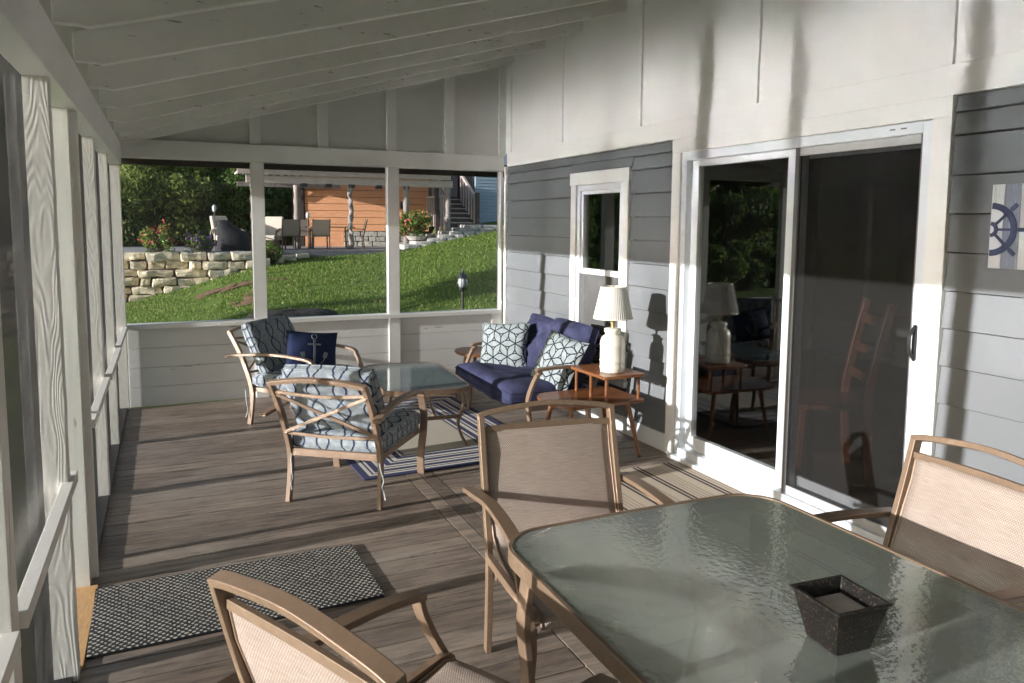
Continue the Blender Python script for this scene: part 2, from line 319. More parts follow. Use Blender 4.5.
# ------------------------------------------------------------------ mesh helpers
class MB:
    def __init__(s): s.v = []; s.f = []; s.uv = None
    def add(s, vs, fs):
        o = len(s.v); s.v += [tuple(v) for v in vs]; s.f += [tuple(i+o for i in f) for f in fs]; return s
    def box(s, x0, x1, y0, y1, z0, z1):
        return s.add([(x, y, z) for x in (x0, x1) for y in (y0, y1) for z in (z0, z1)],
            [(0, 1, 3, 2), (4, 6, 7, 5), (0, 4, 5, 1), (2, 3, 7, 6), (0, 2, 6, 4), (1, 5, 7, 3)])
    def hexa(s, P):   # 8 points: bottom 4 ccw, top 4 ccw
        return s.add(P, [(3, 2, 1, 0), (4, 5, 6, 7), (0, 1, 5, 4), (1, 2, 6, 5), (2, 3, 7, 6), (3, 0, 4, 7)])
    def bar(s, a, b, w, t, side=(1, 0, 0)):
        return s.sweep([a, b], w, t, side, smooth=0)
    def sweep(s, pts, w, t, side=(1, 0, 0), smooth=5, closed=False):
        P = [Vector(p) for p in pts]
        if smooth and len(P) > 2:
            Q = []
            for i in range(len(P)-1):
                p0, p1, p2, p3 = P[max(i-1, 0)], P[i], P[i+1], P[min(i+2, len(P)-1)]
                for k in range(smooth):
                    u = k/smooth
                    Q.append(.5*((2*p1)+(p2-p0)*u+(2*p0-5*p1+4*p2-p3)*u*u+(3*p1-p0-3*p2+p3)*u**3))
            Q.append(P[-1]); P = Q
        side = Vector(side).normalized(); vs = []; fs = []; n = len(P)
        for i, p in enumerate(P):
            tg = (P[min(i+1, n-1)]-P[max(i-1, 0)]).normalized()
            sd = (side - tg*side.dot(tg)); sd = sd.normalized() if sd.length > 1e-4 else tg.orthogonal().normalized()
            up = tg.cross(sd)
            c = .22*min(w, t)
            for a, b in ((-1, -1), (1, -1), (1, 1), (-1, 1)):
                vs.append(p+sd*(a*w/2)+up*(b*t/2))
        for i in range(n-1):
            for k in range(4):
                j = (k+1) % 4; fs.append((4*i+k, 4*i+j, 4*i+4+j, 4*i+4+k))
        fs += [(3, 2, 1, 0), (4*n-4, 4*n-3, 4*n-2, 4*n-1)]
        return s.add(vs, fs)
    def tube(s, pts, r, seg=8, smooth=0):
        P = [Vector(p) for p in pts]; rs = r if isinstance(r, (list, tuple)) else [r]*len(P)
        vs = []; fs = []; n = len(P)
        for i, p in enumerate(P):
            tg = (P[min(i+1, n-1)]-P[max(i-1, 0)]).normalized(); a = tg.orthogonal().normalized()
            if abs(tg.z) < .99: a = tg.cross(Vector((0, 0, 1))).normalized()
            else: a = Vector((1, 0, 0)) - tg*tg.x; a.normalize()
            b = tg.cross(a)
            for k in range(seg):
                t = 2*math.pi*k/seg; vs.append(p+(a*math.cos(t)+b*math.sin(t))*rs[i])
        for i in range(n-1):
            for k in range(seg):
                j = (k+1) % seg; fs.append((i*seg+k, i*seg+j, (i+1)*seg+j, (i+1)*seg+k))
        fs += [tuple(range(seg))[::-1], tuple((n-1)*seg+k for k in range(seg))]
        return s.add(vs, fs)
    def lathe(s, prof, seg=40, c=(0, 0, 0), pleat=0, npl=60):
        vs = []; fs = []
        for r, z in prof:
            for k in range(seg):
                t = 2*math.pi*k/seg; rr = r*(1+pleat*((k % 2)*2-1)); vs.append((c[0]+rr*math.cos(t), c[1]+rr*math.sin(t), c[2]+z))
        for i in range(len(prof)-1):
            for k in range(seg):
                j = (k+1) % seg; fs.append((i*seg+k, i*seg+j, (i+1)*seg+j, (i+1)*seg+k))
        return s.add(vs, fs)
    def prism(s, pts, z0, z1):
        n = len(pts); return s.add([(x, y, z0) for x, y in pts]+[(x, y, z1) for x, y in pts],
            [tuple(range(n))[::-1], tuple(range(n, 2*n))]+[(i, (i+1) % n, n+(i+1) % n, n+i) for i in range(n)])
    def build(s, name, mat, parent=None, smooth=False, bevel=0, uvbox=False, seg=2, wn=True):
        me = bpy.data.meshes.new(name); me.from_pydata(s.v, [], s.f)
        bm = bmesh.new(); bm.from_mesh(me); bmesh.ops.recalc_face_normals(bm, faces=bm.faces) if not getattr(s, 'norecalc', False) else None
        bm.to_mesh(me); bm.free()
        if isinstance(mat, (list, tuple)):
            for q in mat: me.materials.append(q)
        else: me.materials.append(mat)
        o = bpy.data.objects.new(name, me); COL.objects.link(o)
        if parent: o.parent = parent
        if uvbox:
            uv = me.uv_layers.new(name='UVMap')
            for p in me.polygons:
                n = p.normal; ax = max(range(3), key=lambda i: abs(n[i]))
                for li in p.loop_indices:
                    c = me.vertices[me.loops[li].vertex_index].co
                    uv.data[li].uv = (c.y, c.z) if ax == 0 else ((c.x, c.z) if ax == 1 else (c.x, c.y))
        if smooth:
            me.polygons.foreach_set('use_smooth', [True]*len(me.polygons))
        if bevel:
            b = o.modifiers.new('bevel', 'BEVEL'); b.width = bevel; b.segments = seg; b.limit_method = 'ANGLE'; b.angle_limit = R(40)
            me.polygons.foreach_set('use_smooth', [True]*len(me.polygons)); b.harden_normals = True
        return o
def thing(name, label, cat, loc=(0, 0, 0), rz=0, group=None, kind=None):
    o = bpy.data.objects.new(name, None); COL.objects.link(o); o.empty_display_size = .1
    o.location = loc; o.rotation_euler = (0, 0, rz); return tag(o, label, cat, group, kind)
def tag(o, label=None, cat=None, group=None, kind=None):
    if label: o['label'] = label
    if cat: o['category'] = cat
    if group: o['group'] = group
    if kind: o['kind'] = kind
    return o
def struct(o, label, cat): return tag(o, label, cat, kind='structure')
def kids(o): return [c for c in COL.objects if c.parent == o]
def dup(o, parent=None):
    c = o.copy(); COL.objects.link(c)
    if parent: c.parent = parent
    for k in kids(o): dup(k, c)
    return c
def cushion(w, d, h, n=22, e=5, sag=.0, wrinkle=.006, seed=0, crown=.35, edge=.28):
    """puffed box cushion centred on the origin; x width, y depth, z thickness"""
    mb = MB(); vs = []; fs = []
    def hz(u, v):
        return (max(0, (1-abs(u)**e)*(1-abs(v)**e)))**crown
    for sgn in (1, -1):
        for j in range(n+1):
            for i in range(n+1):
                u = -1+2*i/n; v = -1+2*j/n
                # denser near the edges
                u = math.copysign(1-(1-abs(u))**1.5, u); v = math.copysign(1-(1-abs(v))**1.5, v)
                k = hz(u, v)
                rr = 1-.035*(u*u*v*v)
                wr = noise.noise(Vector((u*2.3+seed, v*2.3, sgn*3+seed)))*wrinkle*2+noise.noise(Vector((u*6+seed, v*6, sgn)))*wrinkle*.8
                z = sgn*(h/2)*(edge+(1-edge)*k) if k > 0 else sgn*(h/2)*edge
                z += (wr-sag*(1-u*u)*(1-v*v)*(1 if sgn > 0 else .3))*k
                vs.append((u*w/2*rr, v*d/2*rr, z))
    m = (n+1)**2
    for s_ in (0, 1):
        for j in range(n):
            for i in range(n):
                a = s_*m+j*(n+1)+i; q = (a, a+1, a+n+2, a+n+1); fs.append(q if s_ == 0 else q[::-1])
    ring = [i for i in range(n+1)]+[j*(n+1)+n for j in range(1, n+1)]+[n*(n+1)+i for i in range(n-1, -1, -1)]+[j*(n+1) for j in range(n-1, 0, -1)]
    for a, b in zip(ring, ring[1:]+ring[:1]): fs.append((a, b, b+m, a+m)[::-1])
    mb.add(vs, fs); return mb
def pillow(w, d, h, n=20, seed=0, wr=.006):
    mb = MB(); vs = []; fs = []
    for sgn in (1, -1):
        for j in range(n+1):
            for i in range(n+1):
                u = -1+2*i/n; v = -1+2*j/n
                k = ((1-u*u)*(1-v*v))**.5
                px = u*(1-.07*(1-v*v)*abs(u)); py = v*(1-.07*(1-u*u)*abs(v))
                z = sgn*h/2*k**.85 + wr*2*noise.noise(Vector((u*2+seed, v*2, seed)))*k
                vs.append((px*w/2, py*d/2, z))
    m = (n+1)**2
    for s_ in (0, 1):
        for j in range(n):
            for i in range(n):
                a = s_*m+j*(n+1)+i; q = (a, a+1, a+n+2, a+n+1); fs.append(q if s_ == 0 else q[::-1])
    mb.add(vs, fs); return mb
def rrect(x0, x1, y0, y1, r, n=8, bow=0):
    pts = []
    for cx, cy, a0 in ((x1-r, y1-r, 0), (x0+r, y1-r, 90), (x0+r, y0+r, 180), (x1-r, y0+r, 270)):
        for k in range(n+1):
            a = R(a0+90*k/n); pts.append((cx+r*math.cos(a), cy+r*math.sin(a)))
    return pts

W, L = 3.43, 7.07
Y0 = -2.6                      # near end of the porch, behind the camera
def lerp(a, b, t): return a+(b-a)*t
def interp(x, xs):
    if x <= xs[0][0]: return xs[0][1]
    for (a, p), (b, q) in zip(xs, xs[1:]):
        if x <= b: return p+(q-p)*(x-a)/(b-a)
    return xs[-1][1]

# ================================================================== SETTING
# ground
PROF = [(-8, -1.5), (-.75, -.68), (1, -.2), (2.7, .37), (4, .48), (7.2, .66), (8.2, .93), (10.7, 1.36), (16, 2.0)]
def gh(x, y):
    z = -.45
    if y > 7.3:
        xx = .31+(x-.31)*24/y if y < 24 else x
        z = lerp(-.45, interp(xx, PROF), min(1, (y-7.3)/16.7))
        z += .03*noise.noise(Vector((x*.5, y*.5, 0)))
    if y > 24: z = min(z, .55) if (x < 9 and y < 33) else z+min(.4, (y-24)*.12)
    if x < -1.2: z = z-.22*(-x-1.2)
    return max(z, -3.6)
xs = [-220, -120, -70]+[x*1.5 for x in range(-30, -2)]+[x*.33 for x in range(-9, 52)]+[18, 22, 30, 45, 70, 120, 220]
ys = [-200, -100, -50, -25, -12, -5, 0, 4, 6.9]+[7.3+.33*i for i in range(53)]+[25.5, 28, 32, 38, 46, 60, 90, 140, 240]
xs = sorted(set(xs))
vs = [(x, y, gh(x, y)) for y in ys for x in xs]; nx = len(xs)
fs = [(j*nx+i, j*nx+i+1, (j+1)*nx+i+1, (j+1)*nx+i) for j in range(len(ys)-1) for i in range(nx-1)]
def lawn_mat():
    m, ns, ls, b = newmat('lawn_grass_soil')
    n = N(ns, 'ShaderNodeTexNoise', Scale=1.1, Detail=7, Roughness=.7); ls.new(mp(ns, ls), n.inputs[0])
    n2 = N(ns, 'ShaderNodeTexNoise', Scale=22, Detail=4, Roughness=.7); ls.new(mp(ns, ls), n2.inputs[0])
    r = ramp(ns, ls, n.outputs[0], [(.3, (.065, .11, .022)), (.55, (.105, .16, .034)), (.78, (.17, .18, .055))])
    r2 = ramp(ns, ls, n2.outputs[0], [(.3, (.55, .6, .5)), (.7, (1.35, 1.3, 1.2))])
    c = mixc(ns, ls, 1.0, r.outputs[0], r2.outputs[0], 'MULTIPLY')
    ls.new(c, b.inputs['Base Color']); b.inputs['Roughness'].default_value = .95; b.inputs['Specular IOR Level'].default_value = .1
    bump(ns, ls, b, n2.outputs[0], .8, .05); return m
M_lawn = lawn_mat()
mb = MB(); mb.add(vs, fs); g = mb.build('ground', M_lawn, smooth=True); struct(g, 'green sloping lawn rising from the porch towards the patio', 'ground')
# lake down the slope to the left
def water_mat():
    m, ns, ls, b = newmat('lake_water')
    b.inputs['Base Color'].default_value = (.02, .035, .04, 1); b.inputs['Roughness'].default_value = .15; b.inputs['IOR'].default_value = 1.42
    return m
mb = MB(); mb.box(-219, -13, -199, 27, -3.5, -3.0); o = mb.build('lake_water', water_mat()); struct(o, 'calm lake water at the foot of the lawn', 'water')

# wooded far shore beyond the lake
vs = []; fs = []; P_ = [(-60, 210)]+[(-60-k*8, 210-k*2.2) for k in range(1, 17)]+[(-205, 160-k*9) for k in range(40)]
for i, (x, y) in enumerate(P_):
    h = 19+5*noise.noise(Vector((x*.03, y*.03, 2)))+2.4*noise.noise(Vector((x*.23, y*.23, 2)))
    vs += [(x, y, -3.2), (x-2, y+1, -3+h*.7), (x-9, y+5, -3+h)]
for i in range(len(P_)-1): a = 3*i; fs += [(a, a+3, a+4, a+1), (a+1, a+4, a+5, a+2)]
mb = MB(); mb.add(vs, fs); o = mb.build('hills', simple('far_wooded_shore', (.035, .055, .022), .95, .5, .8, .8, bd=1.5), smooth=True); struct(o, 'low wooded hills on the far shore of the lake', 'hills')

# grass blades as stuff
def blade_mat():
    m, ns, ls, b = newmat('grass_blade')
    gi = N(ns, 'ShaderNodeNewGeometry')
    r = ramp(ns, ls, gi.outputs['Random Per Island'], [(0, (.08, .14, .025)), (.6, (.13, .205, .04)), (.93, (.2, .235, .06)), (1, (.32, .28, .11))])
    t = N(ns, 'ShaderNodeBsdfTranslucent'); ls.new(r.outputs[0], t.inputs[0]); ls.new(r.outputs[0], b.inputs['Base Color']); b.inputs['Roughness'].default_value = .7
    b.inputs['Specular IOR Level'].default_value = .2
    mx = N(ns, 'ShaderNodeMixShader'); mx.inputs[0].default_value = .35; ls.new(b.outputs[0], mx.inputs[1]); ls.new(t.outputs[0], mx.inputs[2])
    ls.new(mx.outputs[0], ns['Material Output'].inputs[0]); return m
vs = []; fs = []
for i in range(70000):
    y = 8.2+15.6*random.random()**.8
    x = random.uniform(-.6*y/24-.6, .47*y+.9)
    if noise.noise(Vector((x*1.3, y*.9, 5))) < -.34: continue
    z = gh(x, y); a = random.random()*math.pi; h = random.uniform(.02, .05)*(1+.02*y); wd = .005*(1+y*.10)
    dx, dy = math.cos(a)*wd, math.sin(a)*wd; lx, ly = random.gauss(0, .02), random.gauss(0, .02)
    k = len(vs); vs += [(x-dx, y-dy, z-.01), (x+dx, y+dy, z-.01), (x+lx, y+ly, z+h)]; fs.append((k, k+1, k+2))
mb = MB(); mb.norecalc = True; mb.add(vs, fs); o = mb.build('grass_blades', blade_mat()); tag(o, 'short green lawn grass on the slope behind the porch', 'grass', kind='stuff')
# fallen leaves
def leaf_litter():
    m, ns, ls, b = newmat('dry_leaf')
    gi = N(ns, 'ShaderNodeNewGeometry')
    r = ramp(ns, ls, gi.outputs['Random Per Island'], [(0, (.55, .42, .16)), (.5, (.38, .22, .09)), (1, (.6, .52, .3))])
    ls.new(r.outputs[0], b.inputs['Base Color']); b.inputs['Roughness'].default_value = .8; return m
vs = []; fs = []
for i in range(650):
    y = 8.5+15.2*random.random(); x = random.uniform(-.5, .47*y+.5)
    z = gh(x, y)+.045; a = random.random()*math.pi*2; s_ = random.uniform(.014, .032)
    k = len(vs); c_, n_ = math.cos(a)*s_, math.sin(a)*s_; tl = random.uniform(-.5, .5)*s_
    vs += [(x-c_, y-n_, z), (x+n_*.6, y-c_*.6, z+tl), (x+c_, y+n_, z+.01), (x-n_*.6, y+c_*.6, z-tl*.2)]; fs.append((k, k+1, k+2, k+3))
mb = MB(); mb.norecalc = True; mb.add(vs, fs); o = mb.build('fallen_leaves', leaf_litter()); tag(o, 'scattered dry yellow and brown fallen leaves on the lawn', 'leaves', kind='stuff')
# bare soil patch beside the retaining wall
mb = MB()
def blob(cx, cy, rx, ry, seed, dz=.03):
    vs = [(cx, cy, gh(cx, cy)+dz+.02)]; n = 26
    for k in range(n):
        a = 2*math.pi*k/n; q = 1+.35*noise.noise(Vector((math.cos(a)*2+seed, math.sin(a)*2, seed)))
        x = cx+rx*q*math.cos(a); y = cy+ry*q*math.sin(a); vs.append((x, y, gh(x, y)+dz))
    mb.add(vs, [(0, 1+k, 1+(k+1) % n) for k in range(n)])

for q_ in range(16): blob(1.6+random.gauss(0, .42), 19.4+random.gauss(0, .28), random.uniform(.12, .34), random.uniform(.1, .3), q_, .012+.003*q_)
for q_ in range(9): blob(1.79+random.gauss(0, .1), 16.6+random.gauss(0, .4), random.uniform(.08, .2), random.uniform(.12, .3), q_+20, .012+.003*q_)
o = mb.build('soil_patch', simple('dry_mulch_soil', (.13, .065, .035), .95, .45, 25, .9, bd=.03)); struct(o, 'bare reddish brown soil patches in the lawn below the stone wall', 'soil')

# porch floor ------------------------------------------------------------
mb = MB(); bw = .1385; y = Y0
while y < L:
    y1 = min(y+bw-.0065, L)
    mb.box(-.12, 1.62, y, y1, -.03, random.uniform(-.0012, .0))
    mb.box(1.80, W-.002, y, y1, -.03, random.uniform(-.0012, .0))
    y += bw
y = Y0
while y < L:
    y1 = min(y+3.6, L); mb.box(1.625, 1.708, y, y1-.004, -.03, 0); mb.box(1.713, 1.796, y, y1-.004, -.03, -.0006); y = y1
o = mb.build('porch_floor', M_floor, bevel=.0025, seg=1); struct(o, 'weathered brown wooden plank porch floor', 'floor')
mb = MB(); mb.box(-.11, W+.1, Y0, L, -.45, -.04); o = mb.build('porch_base', M_dark); struct(o, 'dark joists and base below the porch boards', 'foundation')

# house wall --------------------------------------------------------------
hw = thing('house_wall', 'grey lap-sided house wall with white upper panels, white window and sliding door', 'house wall', (W, 0, 0))
lev = [.13, .29, .455, .62, .79, .958, 1.125, 1.29, 1.458, 1.625, 1.79, 1.96, 2.058, 2.13]
def board(mb, y0, y1, z0, z1):
    # lap board: bottom edge 13 mm proud, top 3 mm proud
    b, t = -.021, -.004
    mb.hexa([(b, y0, z0), (.03, y0, z0), (.03, y1, z0), (b, y1, z0), (t, y0, z1), (.03, y0, z1), (.03, y1, z1), (t, y1, z1)])
mb = MB()
WIN = (4.79, 5.665, .40, 1.985); DO = (2.27, 4.265)
for z0, z1 in zip(lev, lev[1:]):
    segs = [(Y0, DO[0]-.004), (DO[1]+.004, 7.03)]
    if z1 > WIN[2] and z0 < WIN[3]-.01:
        segs = [(Y0, DO[0]-.004), (DO[1]+.004, WIN[0]-.004), (WIN[1]+.004, 7.03)]
    for a, b in segs:
        if a < DO[0] and z0 < .2: pass
        board(mb, a, b, z0, z1-.0045)
board(mb, WIN[0]-.03, WIN[1]+.03, WIN[3]+.003, 2.062)
mb.build('siding', M_siding, hw, bevel=.0015, seg=1)
mb = MB(); mb.box(.031, .10, Y0, DO[0]+.06, 0, 2.13); mb.box(.031, .10, DO[1]-.06, WIN[0]+.05, 0, 2.13); mb.box(.031, .10, WIN[1]-.05, 7.14, 0, 2.13)
mb.box(.031, .10, WIN[0]+.05, WIN[1]-.05, 0, WIN[2]+.05); mb.box(.031, .10, WIN[0]+.05, WIN[1]-.05, WIN[3]-.05, 2.13); mb.box(.031, .10, DO[0]+.06, DO[1]-.06, 2.06, 2.13)
mb.build('sheathing', M_sidinggap, hw)
mb = MB(); mb.box(-.022, .10, Y0, 7.0, 2.13, 2.262); mb.build('band_board', M_cream, hw, bevel=.003)
mb = MB(); mb.box(-.004, .10, Y0, 7.14, 2.262, 3.36); mb.build('upper_panel', M_cream, hw)
for yy in (6.95, 5.885, 4.70, 3.515, 2.32, 1.13, -.06, -1.25):
    mb = MB(); mb.box(-.020, -.0045, yy-.03, yy+.03, 2.262, 3.2); mb.build('batten', M_cream, hw, bevel=.002)
mb = MB(); mb.box(-.024, .03, Y0, DO[0]-.002, .0, .128); mb.box(-.024, .03, DO[1]+.002, 7.0, .0, .128); mb.build('baseboard', M_vinyl, hw, bevel=.003)
mb = MB(); mb.box(-.03, .03, 7.005, 7.05, .0, 2.13); mb.build('corner_trim', M_white, hw, bevel=.002)
# window
wn = MB(); a, b, c, d = WIN
wn.box(-.028, .03, a, a+.085, c, d-.10); wn.box(-.028, .03, b-.085, b, c, d-.10); wn.box(-.032, .03, a-.012, b+.012, d-.10, d); wn.box(-.045, .03, a-.02, b+.02, c-.05, c)
win = wn.build('window', M_cream, hw, bevel=.002); tag(win, 'tall narrow white double-hung window')
fr = MB(); a0, b0, d0 = a+.087, b-.087, d-.102
fr.box(-.012, .07, a0, a0+.045, c, d0); fr.box(-.012, .07, b0-.045, b0, c, d0); fr.box(-.012, .07, a0+.045, b0-.045, d0-.045, d0); fr.box(-.012, .07, a0+.045, b0-.045, c, c+.045)
fr.box(.0, .045, a0+.046, b0-.046, 1.165, 1.21); fr.box(.003, .045, a0+.046, a0+.075, 1.21, d0-.046); fr.box(.003, .045, b0-.075, b0-.046, 1.21, d0-.046); fr.box(.003, .045, a0+.0755, b0-.0755, d0-.075, d0-.046)
fr.box(.02, .06, a0+.046, a0+.075, c+.046, 1.164); fr.box(.02, .06, b0-.075, b0-.046, c+.046, 1.164)
fr.build('window_frame', M_vinyl, win, bevel=.002)
mb = MB(); mb.box(-.012, .0, 5.2, 5.26, 1.19, 1.212); mb.build('sash_lock', M_vinyl, win, bevel=.003)
mb = MB(); mb.box(.03, .034, a0+.075, b0-.075, 1.21, d0-.075); mb.build('window_pane', M_glass, win)
mb = MB(); mb.box(.044, .048, a0+.075, b0-.075, c+.046, 1.164); mb.build('window_pane', M_glass, win)
mb = MB(); mb.box(.012, .0125, a0+.047, b0-.047, c+.046, 1.163); mb.build('window_screen', mesh_screen('window_screen_mesh', (.13, .13, .13), .55, .8), win)
# sliding door
dt = MB(); dt.box(-.028, .06, DO[0], DO[0]+.092, 0, 2.04); dt.box(-.028, .06, DO[1]-.092, DO[1], 0, 2.04); dt.box(-.030, .06, DO[0]-.0, DO[1]+.0, 2.04, 2.129)
door = dt.build('sliding_door', M_cream, hw, bevel=.002); tag(door, 'white sliding patio door with one glass panel and one dark screen panel')
y0, y1 = DO[0]+.094, DO[1]-.094
fr = MB()
fr.box(-.016, .10, y0, y0+.05, .03, 2.038); fr.box(-.016, .10, y1-.05, y1, .03, 2.038); fr.box(-.016, .10, y0+.05, y1-.05, 1.985, 2.038)
fr.box(-.075, .10, y0-.0, y1+.0, .0, .029); fr.box(-.03, .10, y0+.05, y1-.05, .0295, .075)
fr.build('door_frame', M_vinyl, door, bevel=.002)
ym = 3.225
# fixed glass panel (far half)
fp = MB(); fp.box(.03, .075, y1-.115, y1-.051, .076, 1.984); fp.box(.03, .075, ym-.06, ym+.05, .076, 1.984)
fp.box(.03, .075, ym+.05, y1-.115, 1.945, 1.984); fp.box(.03, .075, ym+.05, y1-.115, .076, .165)
fp.build('fixed_panel', M_vinyl, door, bevel=.003)
mb = MB(); mb.box(.05, .055, ym+.05, y1-.115, .165, 1.945); mb.build('glass_pane', M_glass, door)
# sliding glass leaf behind screen
sp = MB(); sp.box(.078, .099, ym-.03, ym+.04, .076, 1.984); sp.box(.078, .099, y0+.051, y0+.11, .076, 1.984); sp.box(.078, .099, y0+.11, ym-.03, 1.93, 1.984); sp.box(.078, .099, y0+.11, ym-.03, .076, .165)
sp.build('sliding_panel', M_vinyl, door, bevel=.003)
mb = MB(); mb.box(.086, .09, y0+.11, ym-.03, .165, 1.93); mb.build('glass_pane', M_glass, door)
M_gray = simple('grey_screen_frame', (.12, .12, .125), .4, .1, 10, 0)
M_mull = simple('white_mullion', (.80, .81, .83), .3, .02, 3, 0)
sf = MB(); sf.box(-.012, .012, ym-.075, ym-.045, .076, 1.984); sf.box(-.010, .012, y0+.052, y0+.062, .076, 1.984)
sf.build('screen_stile', M_gray, door, bevel=.002)
sf = MB(); sf.box(-.011, .010, y0+.0625, ym-.0755, .077, .125); sf.box(-.011, .010, y0+.0625, ym-.0755, 1.94, 1.983)
sf.build('screen_rail', simple('pale_grey_screen_frame', (.42, .42, .43), .4, .1, 10, 0), door, bevel=.002)
mb = MB(); mb.box(-.001, .0005, y0+.062, ym-.075, .125, 1.94); mb.build('screen_panel', M_doorscreen, door)
hd = MB(); hd.sweep([(-.014, y0+.03, .955), (-.04, y0+.036, 1.0), (-.045, y0+.036, 1.07), (-.014, y0+.03, 1.12)], .014, .010, (0, 1, 0)); hd.box(-.02, -.0162, y0+.018, y0+.042, .96, 1.12)
hd.build('door_handle', M_black, door, bevel=.002)
mb = MB()
for yy in (2.50, 2.56): mb.box(-.0185, -.0162, yy, yy+.028, 2.012, 2.018)
mb.build('frame_slot', M_gray, door)

# room behind the door
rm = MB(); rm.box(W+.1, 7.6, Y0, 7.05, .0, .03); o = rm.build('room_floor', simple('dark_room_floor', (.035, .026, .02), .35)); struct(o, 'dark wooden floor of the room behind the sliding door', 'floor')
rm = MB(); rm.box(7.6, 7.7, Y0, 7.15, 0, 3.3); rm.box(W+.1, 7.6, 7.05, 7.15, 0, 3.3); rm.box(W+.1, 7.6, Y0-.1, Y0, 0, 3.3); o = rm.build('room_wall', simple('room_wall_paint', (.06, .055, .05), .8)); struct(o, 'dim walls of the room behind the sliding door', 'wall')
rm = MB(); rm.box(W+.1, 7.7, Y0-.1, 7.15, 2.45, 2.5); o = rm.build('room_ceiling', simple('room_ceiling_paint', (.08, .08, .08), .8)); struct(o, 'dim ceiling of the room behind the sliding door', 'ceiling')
rm = MB(); rm.hexa([(W+.1, Y0-.1, 3.33), (8.0, Y0-.1, 3.33), (8.0, 7.4, 3.33), (W+.1, 7.4, 3.33), (W+.1, Y0-.1, 3.40), (8, Y0-.1, 4.6), (8, 7.4, 4.6), (W+.1, 7.4, 3.4)]); o = rm.build('house_roof', M_dark); struct(o, 'dark roof of the house above the room', 'roof')

# end wall (far) ------------------------------------------------------------
ew = thing('porch_end_wall', 'white end wall of the porch with three screened openings above plank kick boards', 'porch wall', (0, L, 0))
mb = MB(); mb.box(-.115, W-.03, -.02, .11, 2.085, 2.235); mb.build('header_beam', M_white, ew, bevel=.003)
for x0, x1 in ((1.003, 1.113), (2.22, 2.33)):
    mb = MB(); mb.box(x0, x1, .0, .09, .705, 2.0845); mb.build('post', M_white, ew, bevel=.003)
mb = MB(); mb.box(3.375, 3.398, -.0, .09, .0, 2.0845); mb.build('post', M_white, ew, bevel=.003)
mb = MB(); mb.box(-.011, 3.374, -.035, .10, .665, .704); mb.build('sill_rail', M_white, ew, bevel=.003)
mb = MB()
for k in range(4): mb.box(-.011, 3.374, .005, .05, .002+k*.166, .002+(k+1)*.166-.0025)
mb.build('kick_board', M_kick, ew, bevel=.0015, seg=1)
for x0, x1 in ((1.003, 1.113), (2.22, 2.33), (3.28, 3.374)):
    mb = MB(); mb.box(x0, x1, -.012, .004, .0, .664); mb.build('kick_batten', M_white, ew, bevel=.002)
mb = MB(); mb.add([(-.1, .03, 2.236), (3.43, .03, 2.236), (3.43, .03, 3.32), (-.1, .03, 2.38), (-.1, .1, 2.236), (3.43, .1, 2.236), (3.43, .1, 3.32), (-.1, .1, 2.38)],
    [(0, 1, 2, 3), (7, 6, 5, 4), (0, 4, 5, 1), (1, 5, 6, 2), (2, 6, 7, 3), (3, 7, 4, 0)]); mb.build('gable_panel', M_panel, ew)
for x0, x1 in ((1.0, 1.09), (1.585, 1.675), (2.215, 2.305), (2.785, 2.885), (3.355, 3.425)):
    zt0, zt1 = 2.24+.267*x0, 2.24+.267*x1
    mb = MB(); mb.hexa([(x0, -.008, 2.236), (x1, -.008, 2.236), (x1, .0295, 2.236), (x0, .0295, 2.236), (x0, -.008, zt0), (x1, -.008, zt1), (x1, .0295, zt1), (x0, .0295, zt0)]); mb.build('gable_batten', M_white, ew, bevel=.002)
mb = MB(); mb.hexa([(0.02, -.012, 2.2), (3.42, -.012, 3.118), (3.42, .029, 3.118), (0.02, .029, 2.2), (0.02, -.012, 2.29), (3.42, -.012, 3.2), (3.42, .029, 3.2), (0.02, .029, 2.29)])
mb.build('rake_board', M_rafter, ew, bevel=.002)
mb = MB(); mb.box(-.3, 3.5, .12, .15, 2.035, 2.16); mb.build('eave_fascia', M_dark, ew)
for x0, x1 in ((0, 1.003), (1.113, 2.22), (2.33, 3.375)):
    mb = MB(); mb.add([(x0, .06, .705), (x1, .06, .705), (x1, .06, 2.0845), (x0, .06, 2.0845)], [(0, 1, 2, 3)]); mb.build('insect_screen', M_screen, ew)

# left screened wall ---------------------------------------------------------
sw = thing('porch_screen_wall', 'long white screened porch wall of rough-sawn posts, rails and a door opening', 'porch wall', (0, 0, 0))
mb = MB(); mb.box(-.12, -.0, Y0, L-.021, 2.02, 2.198); mb.build('header_beam', M_white, sw, bevel=.003)
